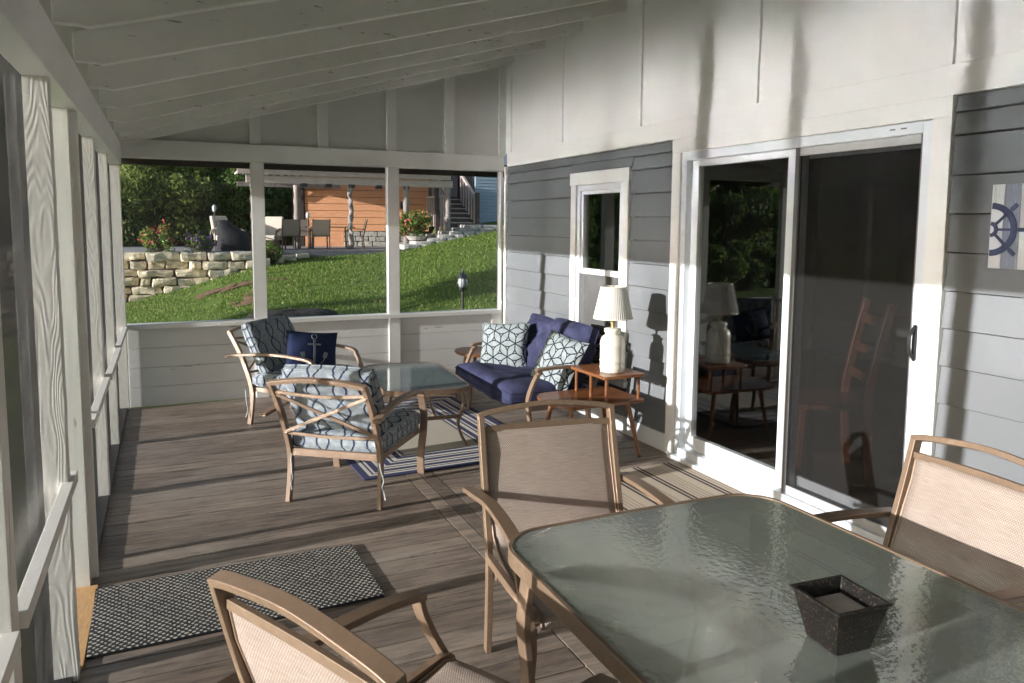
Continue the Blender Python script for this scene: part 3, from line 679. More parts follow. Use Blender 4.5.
# every post: thickness along y, depth along x
for (y0, y1, m, x0, x1) in ((6.99, 7.06, M_grain, -.105, -.012), (5.86, 5.95, M_grain, -.11, -.035), (4.76, 4.85, M_grain, -.11, -.03),
        (3.60, 3.64, M_post, -.10, -.035), (3.695, 3.735, M_post, -.10, -.012), (3.86, 3.90, M_grain, -.11, -.045), (2.86, 2.93, M_grain, -.105, -.014), (2.875, 2.925, M_cream, -.135, -.107), (1.84, 1.92, M_post, -.16, -.015), (.80, .90, M_post, -.11, -.01), (-.3, -.2, M_post, -.11, -.01), (-1.4, -1.3, M_post, -.11, -.01), (Y0, Y0+.1, M_post, -.11, -.01)):
    mb = MB(); n = 34; vs = []; z1_ = 2.0195
    for k in range(n+1):
        z = .001+(z1_-.001)*k/n; j = .0025*noise.noise(Vector((y0*9, z*7, 1)))+.0018*noise.noise(Vector((y0*9, z*31, 4))) if m is M_grain else 0
        vs += [(x0, y0, z), (x1+j, y0, z), (x1+j, y1, z), (x0, y1, z)]
    fs = [(4*k+a, 4*k+(a+1) % 4, 4*k+4+(a+1) % 4, 4*k+4+a) for k in range(n) for a in range(4)]+[(3, 2, 1, 0), (4*n, 4*n+1, 4*n+2, 4*n+3)]
    mb.add(vs, fs); mb.build('post', m, sw, bevel=.002, seg=1)
mb = MB(); mb.box(-.062, -.038, 3.6405, 3.6945, .001, 2.0195); mb.build('door_stop', M_cream, sw)
for (y0, y1, x) in ((5.951, 6.989, -.004), (4.851, 5.859, .004), (3.74, 4.759, .0), (1.921, 2.99, .002), (.901, 1.839, .0), (-.199, .799, .0), (-1.299, -.301, .0)):
    mb = MB(); mb.box(x-.035, x, y0, y1, .662, .70); mb.build('rail', M_post, sw, bevel=.002)
mb = MB(); mb.box(-.10, -.03, Y0, 2.859, .0, .022); mb.box(-.10, -.03, 3.736, 7.0, .0, .022); mb.build('bottom_plate', M_black, sw)
mb = MB(); mb.box(-.12, -.005, 2.931, 3.599, .001, .012); mb.build('door_threshold', M_rawwood, sw, bevel=.002)
for y0, y1 in ((5.95, 6.99), (4.85, 5.86), (3.90, 4.76), (1.92, 2.86), (.9, 1.84), (-.2, .8), (-1.3, -.3), (Y0+.1, -1.4)):
    mb = MB(); mb.add([(-.085, y0, .02), (-.085, y1, .02), (-.085, y1, 2.019), (-.085, y0, 2.019)], [(0, 1, 2, 3)]); mb.build('insect_screen', M_screen, sw)

# back end of the porch, behind the camera
bw_ = thing('porch_back_wall', 'white porch end wall behind the photographer', 'porch wall', (0, Y0, 0))
mb = MB(); mb.box(-.115, W-.03, -.10, .0, 2.085, 2.235); mb.build('header_beam', M_white, bw_)
mb = MB(); mb.box(0, W-.03, -.08, -.03, .0, .70); mb.build('kick_board', M_kick, bw_)
for x0 in (1.0, 2.2, 3.3):
    mb = MB(); mb.box(x0, x0+.1, -.1, -.001, .701, 2.0845); mb.build('post', M_white, bw_)
mb = MB(); mb.add([(-.1, -.1, 2.236), (3.43, -.1, 2.236), (3.43, -.1, 3.32), (-.1, -.1, 2.38), (-.1, -.03, 2.236), (3.43, -.03, 2.236), (3.43, -.03, 3.32), (-.1, -.03, 2.38)],
    [(0, 1, 2, 3), (7, 6, 5, 4), (0, 4, 5, 1), (1, 5, 6, 2), (2, 6, 7, 3), (3, 7, 4, 0)]); mb.build('gable_panel', M_cream, bw_)

# roof ------------------------------------------------------------------------
rf = thing('porch_roof', 'white painted sloping porch roof with exposed weathered rafters', 'porch roof', (0, 0, 2.175))
SL = .276; DP = .16
for k in range(-8, 7):
    y0 = 2.91+.66*k
    if y0 < Y0: continue
    mb = MB(); y1 = y0+.042
    P = [(-.0, 0.026), (.075, .026), (.10, .02), (W-.006, .02+SL*(W-.1)), (W-.006, .02+DP+SL*(W-.1)), (-.0, DP-.02)]
    n = 24; bot = []
    pts = P[:3]+[(lerp(.10, W-.006, t/n), .02+SL*(lerp(.1, W-.006, t/n)-.1)+.0022*noise.noise(Vector((t*.9, y0*5, 0)))) for t in range(1, n+1)]+P[4:]
    m_ = len(pts); mb.add([(x, y0, z) for x, z in pts]+[(x, y1, z) for x, z in pts], [tuple(range(m_)), tuple(range(2*m_-1, m_-1, -1))]+[(i, (i+1) % m_, m_+(i+1) % m_, m_+i) for i in range(m_)])
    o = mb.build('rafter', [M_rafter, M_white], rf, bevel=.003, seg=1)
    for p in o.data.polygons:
        if p.normal.z < -.8: p.material_index = 1  # undersides coloured whiter than the sides, standing in for light bounced from below
mb = MB(); q0 = DP-.02; q1 = .02+DP+SL*(W-.1)
mb.hexa([(-.5, Y0-.2, q0-.5*.26+.002), (W+.1, Y0-.2, q1+.03), (W+.1, L+.35, q1+.03), (-.5, L+.35, q0-.5*.26+.002), (-.5, Y0-.2, q0-.09), (W+.1, Y0-.2, q1+.07), (W+.1, L+.35, q1+.07), (-.5, L+.35, q0-.09)])
mb.build('roof_deck', M_deckroof, rf)

# ================================================================== RUGS
mb = MB(); pts = []
MX0, MX1, MY0, MY1 = 0, 1.10, 0, .56
mb.box(0, 1.10, 0, .57, 0, .011); o = mb.build('door_mat', M_mat, bevel=.003); o.location = (.0, 2.99, .001); o.rotation_euler = (0, 0, R(1.5))
tag(o, 'black and cream woven mat on the boards by the screen door opening', 'mat')
mb = MB(); mb.box(-.66, .66, -.95, .95, 0, .007); o = mb.build('area_rug', bigrug_mat(.66, .95)); o.location = (1.99, 5.47, .001); o.rotation_euler = (0, 0, R(2))
tag(o, 'sand-coloured rug with navy and white striped border under the coffee table', 'rug')
mb = MB(); mb.box(-.43, .43, -.95, .85, 0, .006); o = mb.build('runner_rug', M_doorrug); o.location = (2.96, 3.2, .001)
tag(o, 'beige rug with dark brown stripes in front of the sliding door', 'rug')

# ================================================================== SLING CHAIRS
def make_sling_chair():
    t = thing('sling_chair', 'x', 'chair')
    hw_ = .262
    def legs(sx):
        b = MB(); x = sx*hw_
        b.sweep([(x, .0, 0), (x, .012, .18), (x, .015, .36), (x, -.02, .5), (x, -.075, .70), (x, -.115, .855)], .022, .036, (1, 0, 0), 4)
        b.build('back_post', M_bronze, t, bevel=.003)
        b = MB()
        b.sweep([(x*1.06, .475, 0), (x*1.07, .495, .10), (x*1.08, .545, .26), (x*1.09, .555, .36), (x*1.10, .50, .47), (x*1.11, .465, .545), (x*1.115, .455, .588)], .040, .018, (1, 0, 0), 5)
        b.build('leg', M_bronze, t, bevel=.003)
        b = MB()
        b.sweep([(x*1.19, -.10, .585), (x*1.16, .02, .60), (x*1.12, .16, .613), (x*1.12, .30, .612), (x*1.115, .40, .603), (x*1.115, .468, .59)], .048, .018, (1, 0, 0), 5)
        b.build('armrest', M_bronze, t, bevel=.004)
        b = MB(); b.sweep([(x, .0, .36), (x, .25, .375), (x, .50, .40), (x, .545, .385)], .02, .03, (1, 0, 0), 5); b.bar((x, .53, .36), (x*1.09, .55, .36), .02, .02, (0, 1, 0))
        b.build('seat_rail', M_bronze, t, bevel=.003)
    legs(-1); legs(1)
    b = MB()
    b.sweep([(-hw_-.012, -.115, .853), (-.2, -.118, .870), (0, -.12, .888), (.2, -.118, .870), (hw_+.012, -.115, .853)], .034, .020, (0, 1, .3), 5)
    b.build('top_rail', M_bronze, t, bevel=.003)
    b = MB(); b.sweep([(-hw_+.01, -.100, .805), (0, -.102, .812), (hw_-.01, -.100, .805)], .014, .022, (0, 1, 0), 4); b.build('cross_rail', M_bronze, t, bevel=.002)
    b = MB(); b.bar((-hw_, .10, .33), (hw_, .10, .33), .02, .03, (0, 1, 0)); b.build('cross_rail', M_bronze, t, bevel=.002)
    b = MB(); b.bar((-hw_, .46, .355), (hw_, .46, .355), .02, .03, (0, 1, 0)); b.build('cross_rail', M_bronze, t, bevel=.002)
    # sling: profile swept across
    prof = [(-.101, .80), (-.085, .72), (-.058, .64), (-.032, .56), (-.008, .49), (.022, .435), (.07, .405), (.14, .388), (.24, .378), (.34, .378), (.44, .39), (.51, .402), (.545, .392), (.555, .37)]
    P = [Vector((0, a, b_)) for a, b_ in prof]; Q = []
    for i in range(len(P)-1):
        for k in range(3): Q.append(P[i].lerp(P[i+1], k/3))
    Q.append(P[-1]); nu = 12; vs = []; fs = []; uvs = []; s_ = 0
    for i, p in enumerate(Q):
        if i: s_ += (p-Q[i-1]).length
        tg = (Q[min(i+1, len(Q)-1)]-Q[max(i-1, 0)]).normalized(); nn = Vector((0, -tg.z, tg.y))
        for k in range(nu+1):
            u = -1+2*k/nu; sag = .012*(1-u*u)
            vs.append((u*(hw_-.012), p.y+nn.y*sag, p.z+nn.z*sag)); uvs.append((u*(hw_-.012), s_))
    for i in range(len(Q)-1):
        for k in range(nu): a = i*(nu+1)+k; fs.append((a, a+1, a+nu+2, a+nu+1))
    b = MB(); b.norecalc = True; b.add(vs, fs); o = b.build('sling', M_sling, t, smooth=True)
    uv = o.data.uv_layers.new(name='UVMap')
    for l in o.data.loops: uv.data[l.index].uv = uvs[l.vertex_index]
    sm = o.modifiers.new('thick', 'SOLIDIFY'); sm.thickness = .003; sm.offset = 0
    for k in kids(t):
        if k.name.startswith('sling'):
            for sx in (-1, 1):
                pp = MB(); pp.tube([(sx*(hw_-.016), q.y-.001, q.z+.004) for q in Q], .0045, 6); pp.build('piping', M_bronze_l, k, smooth=True)
    return t
def place(t, x, y, head):
    t.location = (x, y, 0); t.rotation_euler = (0, 0, math.atan2(head[1], head[0])-math.pi/2)
sc0 = make_sling_chair(); scs = [sc0, dup(sc0), dup(sc0)]
place(scs[0], 1.60, 2.44, (-.13, -1)); place(scs[1], 2.465, 1.48, (-1, .06)); place(scs[2], .60, 1.39, (.9, .437))
for o, l in zip(scs, ('bronze chair with beige woven sling at the far end of the dining table', 'bronze chair with sunlit pinkish beige sling between dining table and sliding door', 'bronze sling chair seen from behind in the bottom left beside the woven mat')):
    tag(o, l, 'chair', 'sling chairs around the glass dining table')

# ================================================================== DINING TABLE
TZ = .69
dt_ = thing('dining_table', 'large patio dining table with rippled grey-green glass top and bronze rim', 'table', (1.60, 1.07, 0))
hx, hy = .475, .845
def outline(hx, hy, r, bow=.025, n=10):
    pts = []
    base = rrect(-hx, hx, -hy, hy, r, n)
    # add bowed long sides
    out = []
    m_ = len(base)
    for i, p in enumerate(base):
        out.append(p); q = base[(i+1) % m_]
        if math.dist(p, q) > .2:
            for k in range(1, 10): out.append((lerp(p[0], q[0], k/10), lerp(p[1], q[1], k/10)))
    return [(x*(1+bow*(1-(y/hy)**2)), y*(1+bow*.7*(1-(x/hx)**2))) for x, y in out]
mb = MB(); mb.prism(outline(hx-.012, hy-.012, .12), TZ-.007, TZ); mb.build('glass_top', M_tglass, dt_, bevel=0)
mb = MB(); po = outline(hx, hy, .13)
pi = outline(hx-.013, hy-.013, .12); pu = outline(hx-.035, hy-.035, .11); n = len(po)
vs = [(x, y, TZ+.003) for x, y in po]+[(x, y, TZ-.042) for x, y in po]+[(x, y, TZ-.042) for x, y in pu]+[(x, y, TZ-.010) for x, y in pu]+[(x, y, TZ-.008) for x, y in pi]+[(x, y, TZ+.003) for x, y in pi]
fs = []
for a in range(6):
    c = (a+1) % 6
    for i in range(n): j = (i+1) % n; fs.append((a*n+i, a*n+j, c*n+j, c*n+i))
mb.add(vs, fs); mb.build('table_rim', M_bronze, dt_, bevel=.003)
for sx in (-1, 1):
    for sy in (-1, 1):
        mb = MB(); a = Vector((sx*.40, sy*.75, 0))
        pr = [(1.0, .645), (1.03, .55), (1.045, .45), (1.02, .32), (.995, .2), (1.01, .1), (1.05, 0)]
        mb.sweep([(a.x*k, a.y*(1+(k-1)*.5), z) for k, z in pr], .055, .022, (sy*sx*.3, -1*1.0, 0) if False else (0, 1, 0), 5)
        mb.build('leg', M_bronze, dt_, bevel=.004)
mb = MB(); mb.sweep([(-.40, -.7, .60), (0, -.55, .52), (.40, -.7, .60)], .02, .03, (0, 1, 0)); mb.sweep([(-.40, .7, .60), (0, .55, .52), (.40, .7, .60)], .02, .03, (0, 1, 0)); mb.bar((0, -.55, .52), (0, .55, .52), .02, .03)
mb.build('stretcher', M_bronze, dt_, bevel=.002)

# tabletop fire bowl / square black planter
bo = thing('square_bowl', 'square tapered black speckled bowl on the glass dining table', 'bowl', (1.578, 1.118, TZ+.001), R(-4))
mb = MB()
def ring(h, z): return [(-h, -h, z), (h, -h, z), (h, h, z), (-h, h, z)]
def rings(mb, L_):
    vs = [p for h, z in L_ for p in ring(h, z)]
    mb.add(vs, [(0, 3, 2, 1)]+[(4*i+a, 4*i+(a+1) % 4, 4*i+4+(a+1) % 4, 4*i+4+a) for i in range(len(L_)-1) for a in range(4)]+[tuple(4*len(L_)-4+a for a in range(4))])
rings(mb, [(.044, 0), (.066, .098), (.072, .101), (.072, .106), (.063, .106), (.0585, .06), (.058, .058)])
m, ns, ls, b = newmat('speckled_black_resin')
n1 = N(ns, 'ShaderNodeTexNoise', Scale=230, Detail=2); ls.new(mp(ns, ls), n1.inputs[0])
r1 = ramp(ns, ls, n1.outputs[0], [(.58, (.004, .004, .004)), (.66, (.045, .028, .018)), (.76, (.2, .14, .09))]); ls.new(r1.outputs[0], b.inputs['Base Color']); b.inputs['Roughness'].default_value = .4; bump(ns, ls, b, n1.outputs[0], .5, .002)
mb.build('bowl_shell', m, bo, bevel=.0018)
mb = MB(); mb.box(-.056, .056, -.056, .056, .0585, .074); mb.build('candle_fill', simple('pale_wax', (.5, .46, .42), .35, .25, 18, .1), bo, bevel=.002)

# ================================================================== DEEP SEATING
def tie(parent, p, seed):
    b = MB(); rr = random.Random(seed); x, y, z = p; pts = [(x, y, z)]
    for k in range(6): z -= .035; x += rr.uniform(-.012, .012); y += rr.uniform(-.01, .01); pts.append((x, y, z))
    b.tube(pts, .0038, 5); b.build('tie', M_tie, parent)
M_tie = simple('tie_cord', (.4, .43, .45), .9, .5, 200, 0)
def frame(t, wd, depth=.64, mat=None, x_back=True):
    h = wd/2; mat = mat or M_bronze_l
    for sx in (-1, 1):
        x = sx*h
        b = MB(); b.sweep([(x*1.01, -.01, 0), (x, .012, .14), (x, .018, .27), (x, -.02, .40), (x, -.09, .56), (x*1.0, -.185, .715)], .026, .036, (1, 0, 0), 4); b.build('back_post', mat, t, bevel=.003)
        b = MB(); xa = h+.035
        b.sweep([(sx*(xa-.02), depth, 0), (sx*(xa-.018), depth-.015, .12), (sx*(xa-.01), depth+.01, .26), (sx*(xa-.006), depth+.015, .36), (sx*(xa-.004), depth-.02, .46), (sx*(xa-.002), depth-.05, .515)], .045, .022, (1, 0, 0), 5); b.build('leg', mat, t, bevel=.003)
        b = MB()
        b.sweep([(sx*(xa+.02), -.17, .535), (sx*(xa+.01), -.05, .548), (sx*xa, .12, .562), (sx*xa, .30, .565), (sx*xa, .45, .555), (sx*(xa-.002), depth-.075, .538), (sx*(xa-.002), depth-.040, .51)], .045, .02, (1, 0, 0), 5); b.build('armrest', mat, t, bevel=.004)
        b = MB(); b.bar((x*.93, .01, .275), (sx*(xa-.04), depth-.005, .275), .022, .035); b.build('side_rail', mat, t, bevel=.002)
    b = MB(); b.sweep([(-h-.013, -.182, .712), (-h*.5, -.188, .735), (0, -.19, .742), (h*.5, -.188, .735), (h+.013, -.182, .712)], .03, .024, (0, 1, .3), 4); b.build('top_rail', mat, t, bevel=.003)
    b = MB(); b.bar((-h, .018, .285), (h, .018, .285), .024, .04, (0, 1, 0)); b.bar((-h, depth-.01, .285), (h, depth-.01, .285), .024, .04, (0, 1, 0))
    for k in range(1, 5): y = .02+(depth-.05)*k/5; b.bar((-h, y, .287), (h, y, .287), .04, .008, (0, 1, 0))
    b.build('seat_frame', mat, t, bevel=.002)
    b = MB()
    def bp(x, z): return (x, interp(z, [(.27, .02), (.4, -.02), (.56, -.09), (.715, -.185)])-.006, z)
    b.sweep([bp(-h, .665), bp(0, .645), bp(h, .665)], .012, .018, (0, 1, 0), 4)
    b.sweep([bp(-h, .405), bp(0, .392), bp(h, .405)], .012, .018, (0, 1, 0), 4)
    nX = 1 if wd < .8 else 2
    for q in range(nX):
        xa, xb = -h+wd*q/nX, -h+wd*(q+1)/nX
        a1, a2 = bp(xa, .655), bp(xb, .41); b1, b2 = bp(xa, .41), bp(xb, .655)
        b.bar(a1, a2, .012, .018, (0, 1, 0)); b.bar((b1[0], b1[1]-.010, b1[2]), (b2[0], b2[1]-.010, b2[2]), .012, .018, (0, 1, 0))
    b.build('back_brace', mat, t, bevel=.002)
def seat_c(parent, w, d, h, mat, x, y, z, seed, name='seat_cushion', tilt=0, lean=0, uv=True, **k):
    b = cushion(w, d, h, seed=seed, **k); o = b.build(name, mat, parent, smooth=True, uvbox=True)
    for sg in (1, -1):
        pp = MB(); loop = []; nn = 24
        for a_, b_ in ((0, 1), (1, 0), (0, -1), (-1, 0)):
            for k_ in range(nn):
                t_ = -1+2*k_/nn; u, v = (t_, 1) if b_ == 1 else ((1, -t_) if a_ == 1 else ((-t_, -1) if b_ == -1 else (-1, t_)))
                rr = 1-.035*u*u*v*v; loop.append((u*w/2*rr, v*d/2*rr, sg*h/2*.30))
        loop.append(loop[0]); pp.tube(loop, .0048, 6); pp.build('piping', mat, o, smooth=True, uvbox=True)
    o.location = (x, y, z); o.rotation_euler = (tilt, 0, 0); return o
def make_armchair(with_ties=True):
    t = thing('armchair', 'x', 'armchair'); frame(t, .54)
    seat_c(t, .585, .63, .15, M_ogee, 0, .335, .352, 3, sag=.012)
    c = seat_c(t, .54, .47, .125, M_ogee, 0, .045, .575, 9, name='back_cushion', tilt=R(90+27), wrinkle=.01, sag=-.01)
    if with_ties:
        tie(t, (-.235, -.035, .29), 1); tie(t, (.285, -.035, .27), 5)
    return t
a1 = make_armchair(); place(a1, 1.116, 4.166, (.60, .80)); tag(a1, 'bronze armchair seen from behind with trellis-print cushions and X-braced back', 'armchair', 'patio armchairs with trellis cushions')
a2 = dup(a1); place(a2, 1.055, 6.34, (.72, -.69)); tag(a2, 'bronze armchair against the end wall holding the navy anchor pillow', 'armchair', 'patio armchairs with trellis cushions')

# anchor pillow on the far armchair
pw, pd, ph = .41, .33, .13
b = pillow(pw, pd, ph, seed=2); ap = b.build('throw_pillow', M_pilnavy, smooth=True, uvbox=True)
tag(ap, 'navy throw pillow with a grey anchor on the far armchair', 'pillow')
hd_ = Vector((.72, -.69, 0)).normalized()
rot = Matrix.Rotation(math.atan2(hd_.y, hd_.x)-math.pi/2, 4, 'Z')
ap.matrix_world = Matrix.Translation((1.31, 5.97, .565)) @ Matrix.Rotation(math.atan2(-1, .15)-math.pi/2, 4, 'Z') @ Matrix.Rotation(R(14), 4, 'X') @ Matrix.Rotation(R(-7), 4, 'Y') @ Matrix.Rotation(R(-90), 4, 'X') @ Matrix.Rotation(R(180), 4, 'Z')
def onp(x, y, side=1): return (x, y, side*(ph/2*(max(0, (1-(2*x/pw)**2)*(1-(2*y/pd)**2)))**.425+.007))
b = MB()
for side in (1, -1):
    b.sweep([onp(0, -.11+.02*k, side) for k in range(11)], .016, .004, (1, 0, 0), 0)
    b.sweep([onp(-.05+.0125*k, .055, side) for k in range(9)], .014, .004, (0, 1, 0), 0)
    b.sweep([onp(.02*math.cos(a), .115+.02*math.sin(a), side) for a in [2*math.pi*k/12 for k in range(13)]], .009, .004, (0, 0, 1), 0)
    b.sweep([onp(.085*math.sin(a), -.025-.085*math.cos(a), side) for a in [R(-75+10*k) for k in range(16)]], .018, .004, (0, 0, 1), 0)
    for sx in (-1, 1): b.sweep([onp(sx*.082, -.045, side), onp(sx*.092, -.005, side)], .03, .004, (1, 0, 0), 0)
ao = b.build('anchor_print', M_anchor, ap, smooth=False)

# loveseat
sf_ = thing('loveseat', 'bronze loveseat with faded navy cushions against the grey wall under the window', 'sofa', (0, 0, 0))
frame(sf_, 1.16, .50, M_bronze_l)
o = seat_c(sf_, 1.13, .63, .19, M_navy, 0, .325, .36, 14, sag=.02, wrinkle=.012)
o = seat_c(sf_, .60, .48, .19, M_navy, -.27, .04, .60, 21, name='back_cushion', tilt=R(90+22), wrinkle=.03, sag=-.02, e=3.4, crown=.5)
o = seat_c(sf_, .56, .48, .16, M_navy, .30, .015, .58, 33, name='back_cushion', tilt=R(90+24), wrinkle=.03, sag=-.02, e=3.4, crown=.5); o.rotation_euler[2] = R(-5)
sf_.location = (3.08, 5.31, 0); sf_.rotation_euler = (0, 0, R(90))
def throw(name, label, w, d, h, mat, loc, heading, lean, roll, seed, group=None):
    b = pillow(w, d, h, seed=seed, wr=.01); o = b.build(name, mat, smooth=True, uvbox=True)
    o.matrix_world = Matrix.Translation(loc) @ Matrix.Rotation(math.atan2(heading[1], heading[0])-math.pi/2, 4, 'Z') @ Matrix.Rotation(R(lean), 4, 'X') @ Matrix.Rotation(R(roll), 4, 'Y') @ Matrix.Rotation(R(90), 4, 'X')
    tag(o, label, 'pillow', group); return o
throw('throw_pillow', 'pale pillow with black geometric lines leaning at the far end of the loveseat', .43, .40, .15, M_geo, (2.80, 5.66, .575), (-.75, -.65), 22, 5, 3, 'geometric throw pillows on the loveseat')
throw('throw_pillow', 'geometric pillow tucked beside the near armrest behind the lamp table', .44, .42, .14, M_geo, (2.89, 4.885, .565), (-.9, -.22), 26, -8, 8, 'geometric throw pillows on the loveseat')

# ================================================================== END TABLES + LAMP
def make_end_table():
    t = thing('end_table', 'x', 'end table')
    lo = []
    for k in range(9): a = R(90+180*k/8); lo.append((-.20+.12*math.cos(a)*1.0, .24*math.sin(a)))
    pts = [(.31, -.23), (.33, -.20), (.33, .20), (.31, .23), (-.20, .235)]+[(-.20-.13*math.sin(R(180*k/8)), .235*math.cos(R(180*k/8))) for k in range(1, 8)]+[(-.20, -.235)]
    b = MB(); b.prism(pts, .38, .402); b.build('lower_shelf', M_walnut, t, bevel=.005)
    b = MB(); b.prism([(.0, -.215), (.02, -.225), (.31, -.225), (.325, -.21), (.325, .21), (.31, .225), (.02, .225), (0, .215)], .553, .575); b.build('upper_shelf', M_walnut, t, bevel=.005)
    for x, y in ((.035, -.19), (.035, .0), (.035, .19), (.29, -.19), (.29, .19)):
        b = MB(); b.tube([(x, y, .402), (x, y, .553)], [.011, .011], 10); b.build('spindle', M_walnut, t, smooth=False)
    for x, y in ((-.19, -.13), (-.19, .13), (.23, -.15), (.23, .15)):
        b = MB(); b.tube([(x, y, .38), (x*1.32, y*1.35, 0)], [.018, .010], 12); o = b.build('leg', M_walnut, t)
        b = MB(); b.tube([(x*1.31, y*1.34, .012), (x*1.32, y*1.35, 0)], [.0125, .0125], 12); b.build('foot_cap', M_black, o)
    return t
et = make_end_table(); et.location = (2.88, 4.445, 0); et.rotation_euler = (0, 0, R(2)); tag(et, 'two-tier walnut end table with tapered legs carrying the lamp', 'end table', 'walnut step end tables beside the loveseat')
et2 = dup(et); et2.location = (3.02, 6.47, 0); et2.rotation_euler = (0, 0, R(-4)); tag(et2, 'walnut end table in the far corner beyond the loveseat', 'end table', 'walnut step end tables beside the loveseat')
lp = thing('table_lamp', 'white ribbed ceramic jug lamp with pleated cream shade on the end table', 'lamp', (3.035, 4.375, .576))
M_cer = simple('cream_ceramic', (.72, .69, .6), .25, .04, 6, .03)
b = MB(); b.lathe([(r_*1.15, z_*1.2) for r_, z_ in [(0, 0), (.066, 0), (.070, .006), (.072, .02), (.0745, .028), (.072, .036), (.0725, .06), (.0755, .066), (.0725, .072), (.072, .15), (.0745, .156), (.072, .162), (.071, .178), (.064, .196), (.05, .207), (.044, .211), (.044, .222), (.050, .226), (.050, .244), (.043, .248), (.0, .25)]], 48); b.build('lamp_body', M_cer, lp, smooth=True)
b = MB(); b.tube([(0, 0, .29), (0, 0, .33)], .013, 14); b.tube([(0, 0, .33), (0, 0, .39)], .02, 14); b.tube([(0, 0, .39), (0, 0, .54), ], .004, 8); b.build('lamp_stem', simple('brass', (.5, .38, .2), .35, .1, 10, 0, metal=.8), lp)
m, ns, ls, bs_ = newmat('pleated_shade'); bs_.inputs['Base Color'].default_value = (.68, .67, .64, 1); bs_.inputs['Roughness'].default_value = .8
t_ = N(ns, 'ShaderNodeBsdfTranslucent'); t_.inputs[0].default_value = (.66, .65, .60, 1); mx = N(ns, 'ShaderNodeMixShader'); mx.inputs[0].default_value = .3
ls.new(bs_.outputs[0], mx.inputs[1]); ls.new(t_.outputs[0], mx.inputs[2]); ls.new(mx.outputs[0], ns['Material Output'].inputs[0])
b = MB(); b.norecalc = True; b.lathe([(.132, .365), (.086, .575)], 110, pleat=.012); o = b.build('lamp_shade', m, lp); sm = o.modifiers.new('t', 'SOLIDIFY'); sm.thickness = .002
for r_q, z in ((.133, .363), (.087, .571)): b = MB(); b.lathe([(r_q-.003, z-.002), (r_q+.0018, z-.002), (r_q+.0018, z+.007), (r_q-.003, z+.007), (r_q-.003, z-.002)], 64); b.build('shade_trim', M_cer, lp, smooth=True)
b = MB(); b.lathe([(0, .54), (.006, .54), (.009, .56), (.004, .585), (0, .588)], 12); b.build('finial', bpy.data.materials['brass'], lp, smooth=True)

# ================================================================== COFFEE TABLE
ct = thing('coffee_table', 'bronze coffee table with glass top and curved legs on the striped rug', 'coffee table', (1.95, 5.40, 0), R(-4))
CZ = .44
def outl(hx, hy, r): return [(x*(1+.03*(1-(y/hy)**2)), y*(1+.03*(1-(x/hx)**2))) for x, y in (lambda B: [p for i, q in enumerate(B) for p in ([q]+([(lerp(q[0], B[(i+1) % len(B)][0], k/8), lerp(q[1], B[(i+1) % len(B)][1], k/8)) for k in range(1, 8)] if math.dist(q, B[(i+1) % len(B)]) > .2 else []))])(rrect(-hx, hx, -hy, hy, r))]
mb = MB(); mb.prism(outl(.292, .507, .10), CZ-.006, CZ); mb.build('glass_top', M_cglass, ct)
mb = MB(); po, pi, pu = outl(.305, .52, .11), outl(.293, .508, .10), outl(.275, .49, .09); n = len(po)
vs = [(x, y, CZ+.002) for x, y in po]+[(x, y, CZ-.034) for x, y in po]+[(x, y, CZ-.034) for x, y in pu]+[(x, y, CZ-.009) for x, y in pu]+[(x, y, CZ-.007) for x, y in pi]+[(x, y, CZ+.002) for x, y in pi]
fs = []
for a in range(6):
    c = (a+1) % 6
    for i in range(n): j = (i+1) % n; fs.append((a*n+i, a*n+j, c*n+j, c*n+i))
mb.add(vs, fs); mb.build('table_rim', M_bronze, ct, bevel=.002)
for sx in (-1, 1):
    for sy in (-1, 1):
        mb = MB(); mb.sweep([(sx*.245, sy*.42, .41), (sx*.262, sy*.43, .34), (sx*.245, sy*.425, .24), (sx*.225, sy*.415, .17), (sx*.245, sy*.43, .08), (sx*.285, sy*.46, 0)], .030, .018, (0, 1, 0), 5); mb.build('leg', M_bronze, ct, bevel=.003)
mb = MB(); mb.bar((-.235, -.415, .215), (.235, -.415, .215), .018, .026, (0, 1, 0)); mb.bar((-.235, .415, .215), (.235, .415, .215), .018, .026, (0, 1, 0))
mb.sweep([(-.22, -.40, .36), (0, 0, .30), (.22, .40, .36)], .016, .022, (0, 0, 1), 5); mb.sweep([(.22, -.40, .36), (0, 0, .315), (-.22, .40, .36)], .016, .022, (0, 0, 1), 5)
mb.build('stretcher', M_bronze, ct, bevel=.002)

# ================================================================== WALL ART
wa = thing('wall_sign', 'white and blue-grey plank sign with half a navy ship wheel on the siding', 'wall sign', (W-.02, 1.885, 1.57))
M_pl = [paint('whitewashed_board', (.50, .52, .53), (1, 6, .25), .36, (.35, .37, .4), 26, .3), paint('blue_grey_board', (.17, .19, .24), (1, 6, .25), .36, (.3, .33, .37), 26, .3)]
yy = .18
for k, wd in enumerate((.052, .066, .05, .062, .056, .052)):
    mb = MB(); mb.box(-.016, -.002, yy-wd+.002, yy, -.17, .17); mb.build('sign_plank', M_pl[k % 2], wa, bevel=.001); yy -= wd
b = MB(); cx = -.018
Mw = simple('navy_paint', (.022, .028, .075), .7, .3, 30, .1)
cy, cz = .178, -.012
b.sweep([(cx, cy-.096*math.cos(a), cz+.096*math.sin(a)) for a in [R(-88+4*k) for k in range(45)]], .004, .025, (1, 0, 0), 0)
b.sweep([(cx, cy-.024*math.cos(a), cz+.024*math.sin(a)) for a in [R(-85+10*k) for k in range(18)]], .004, .015, (1, 0, 0), 0)
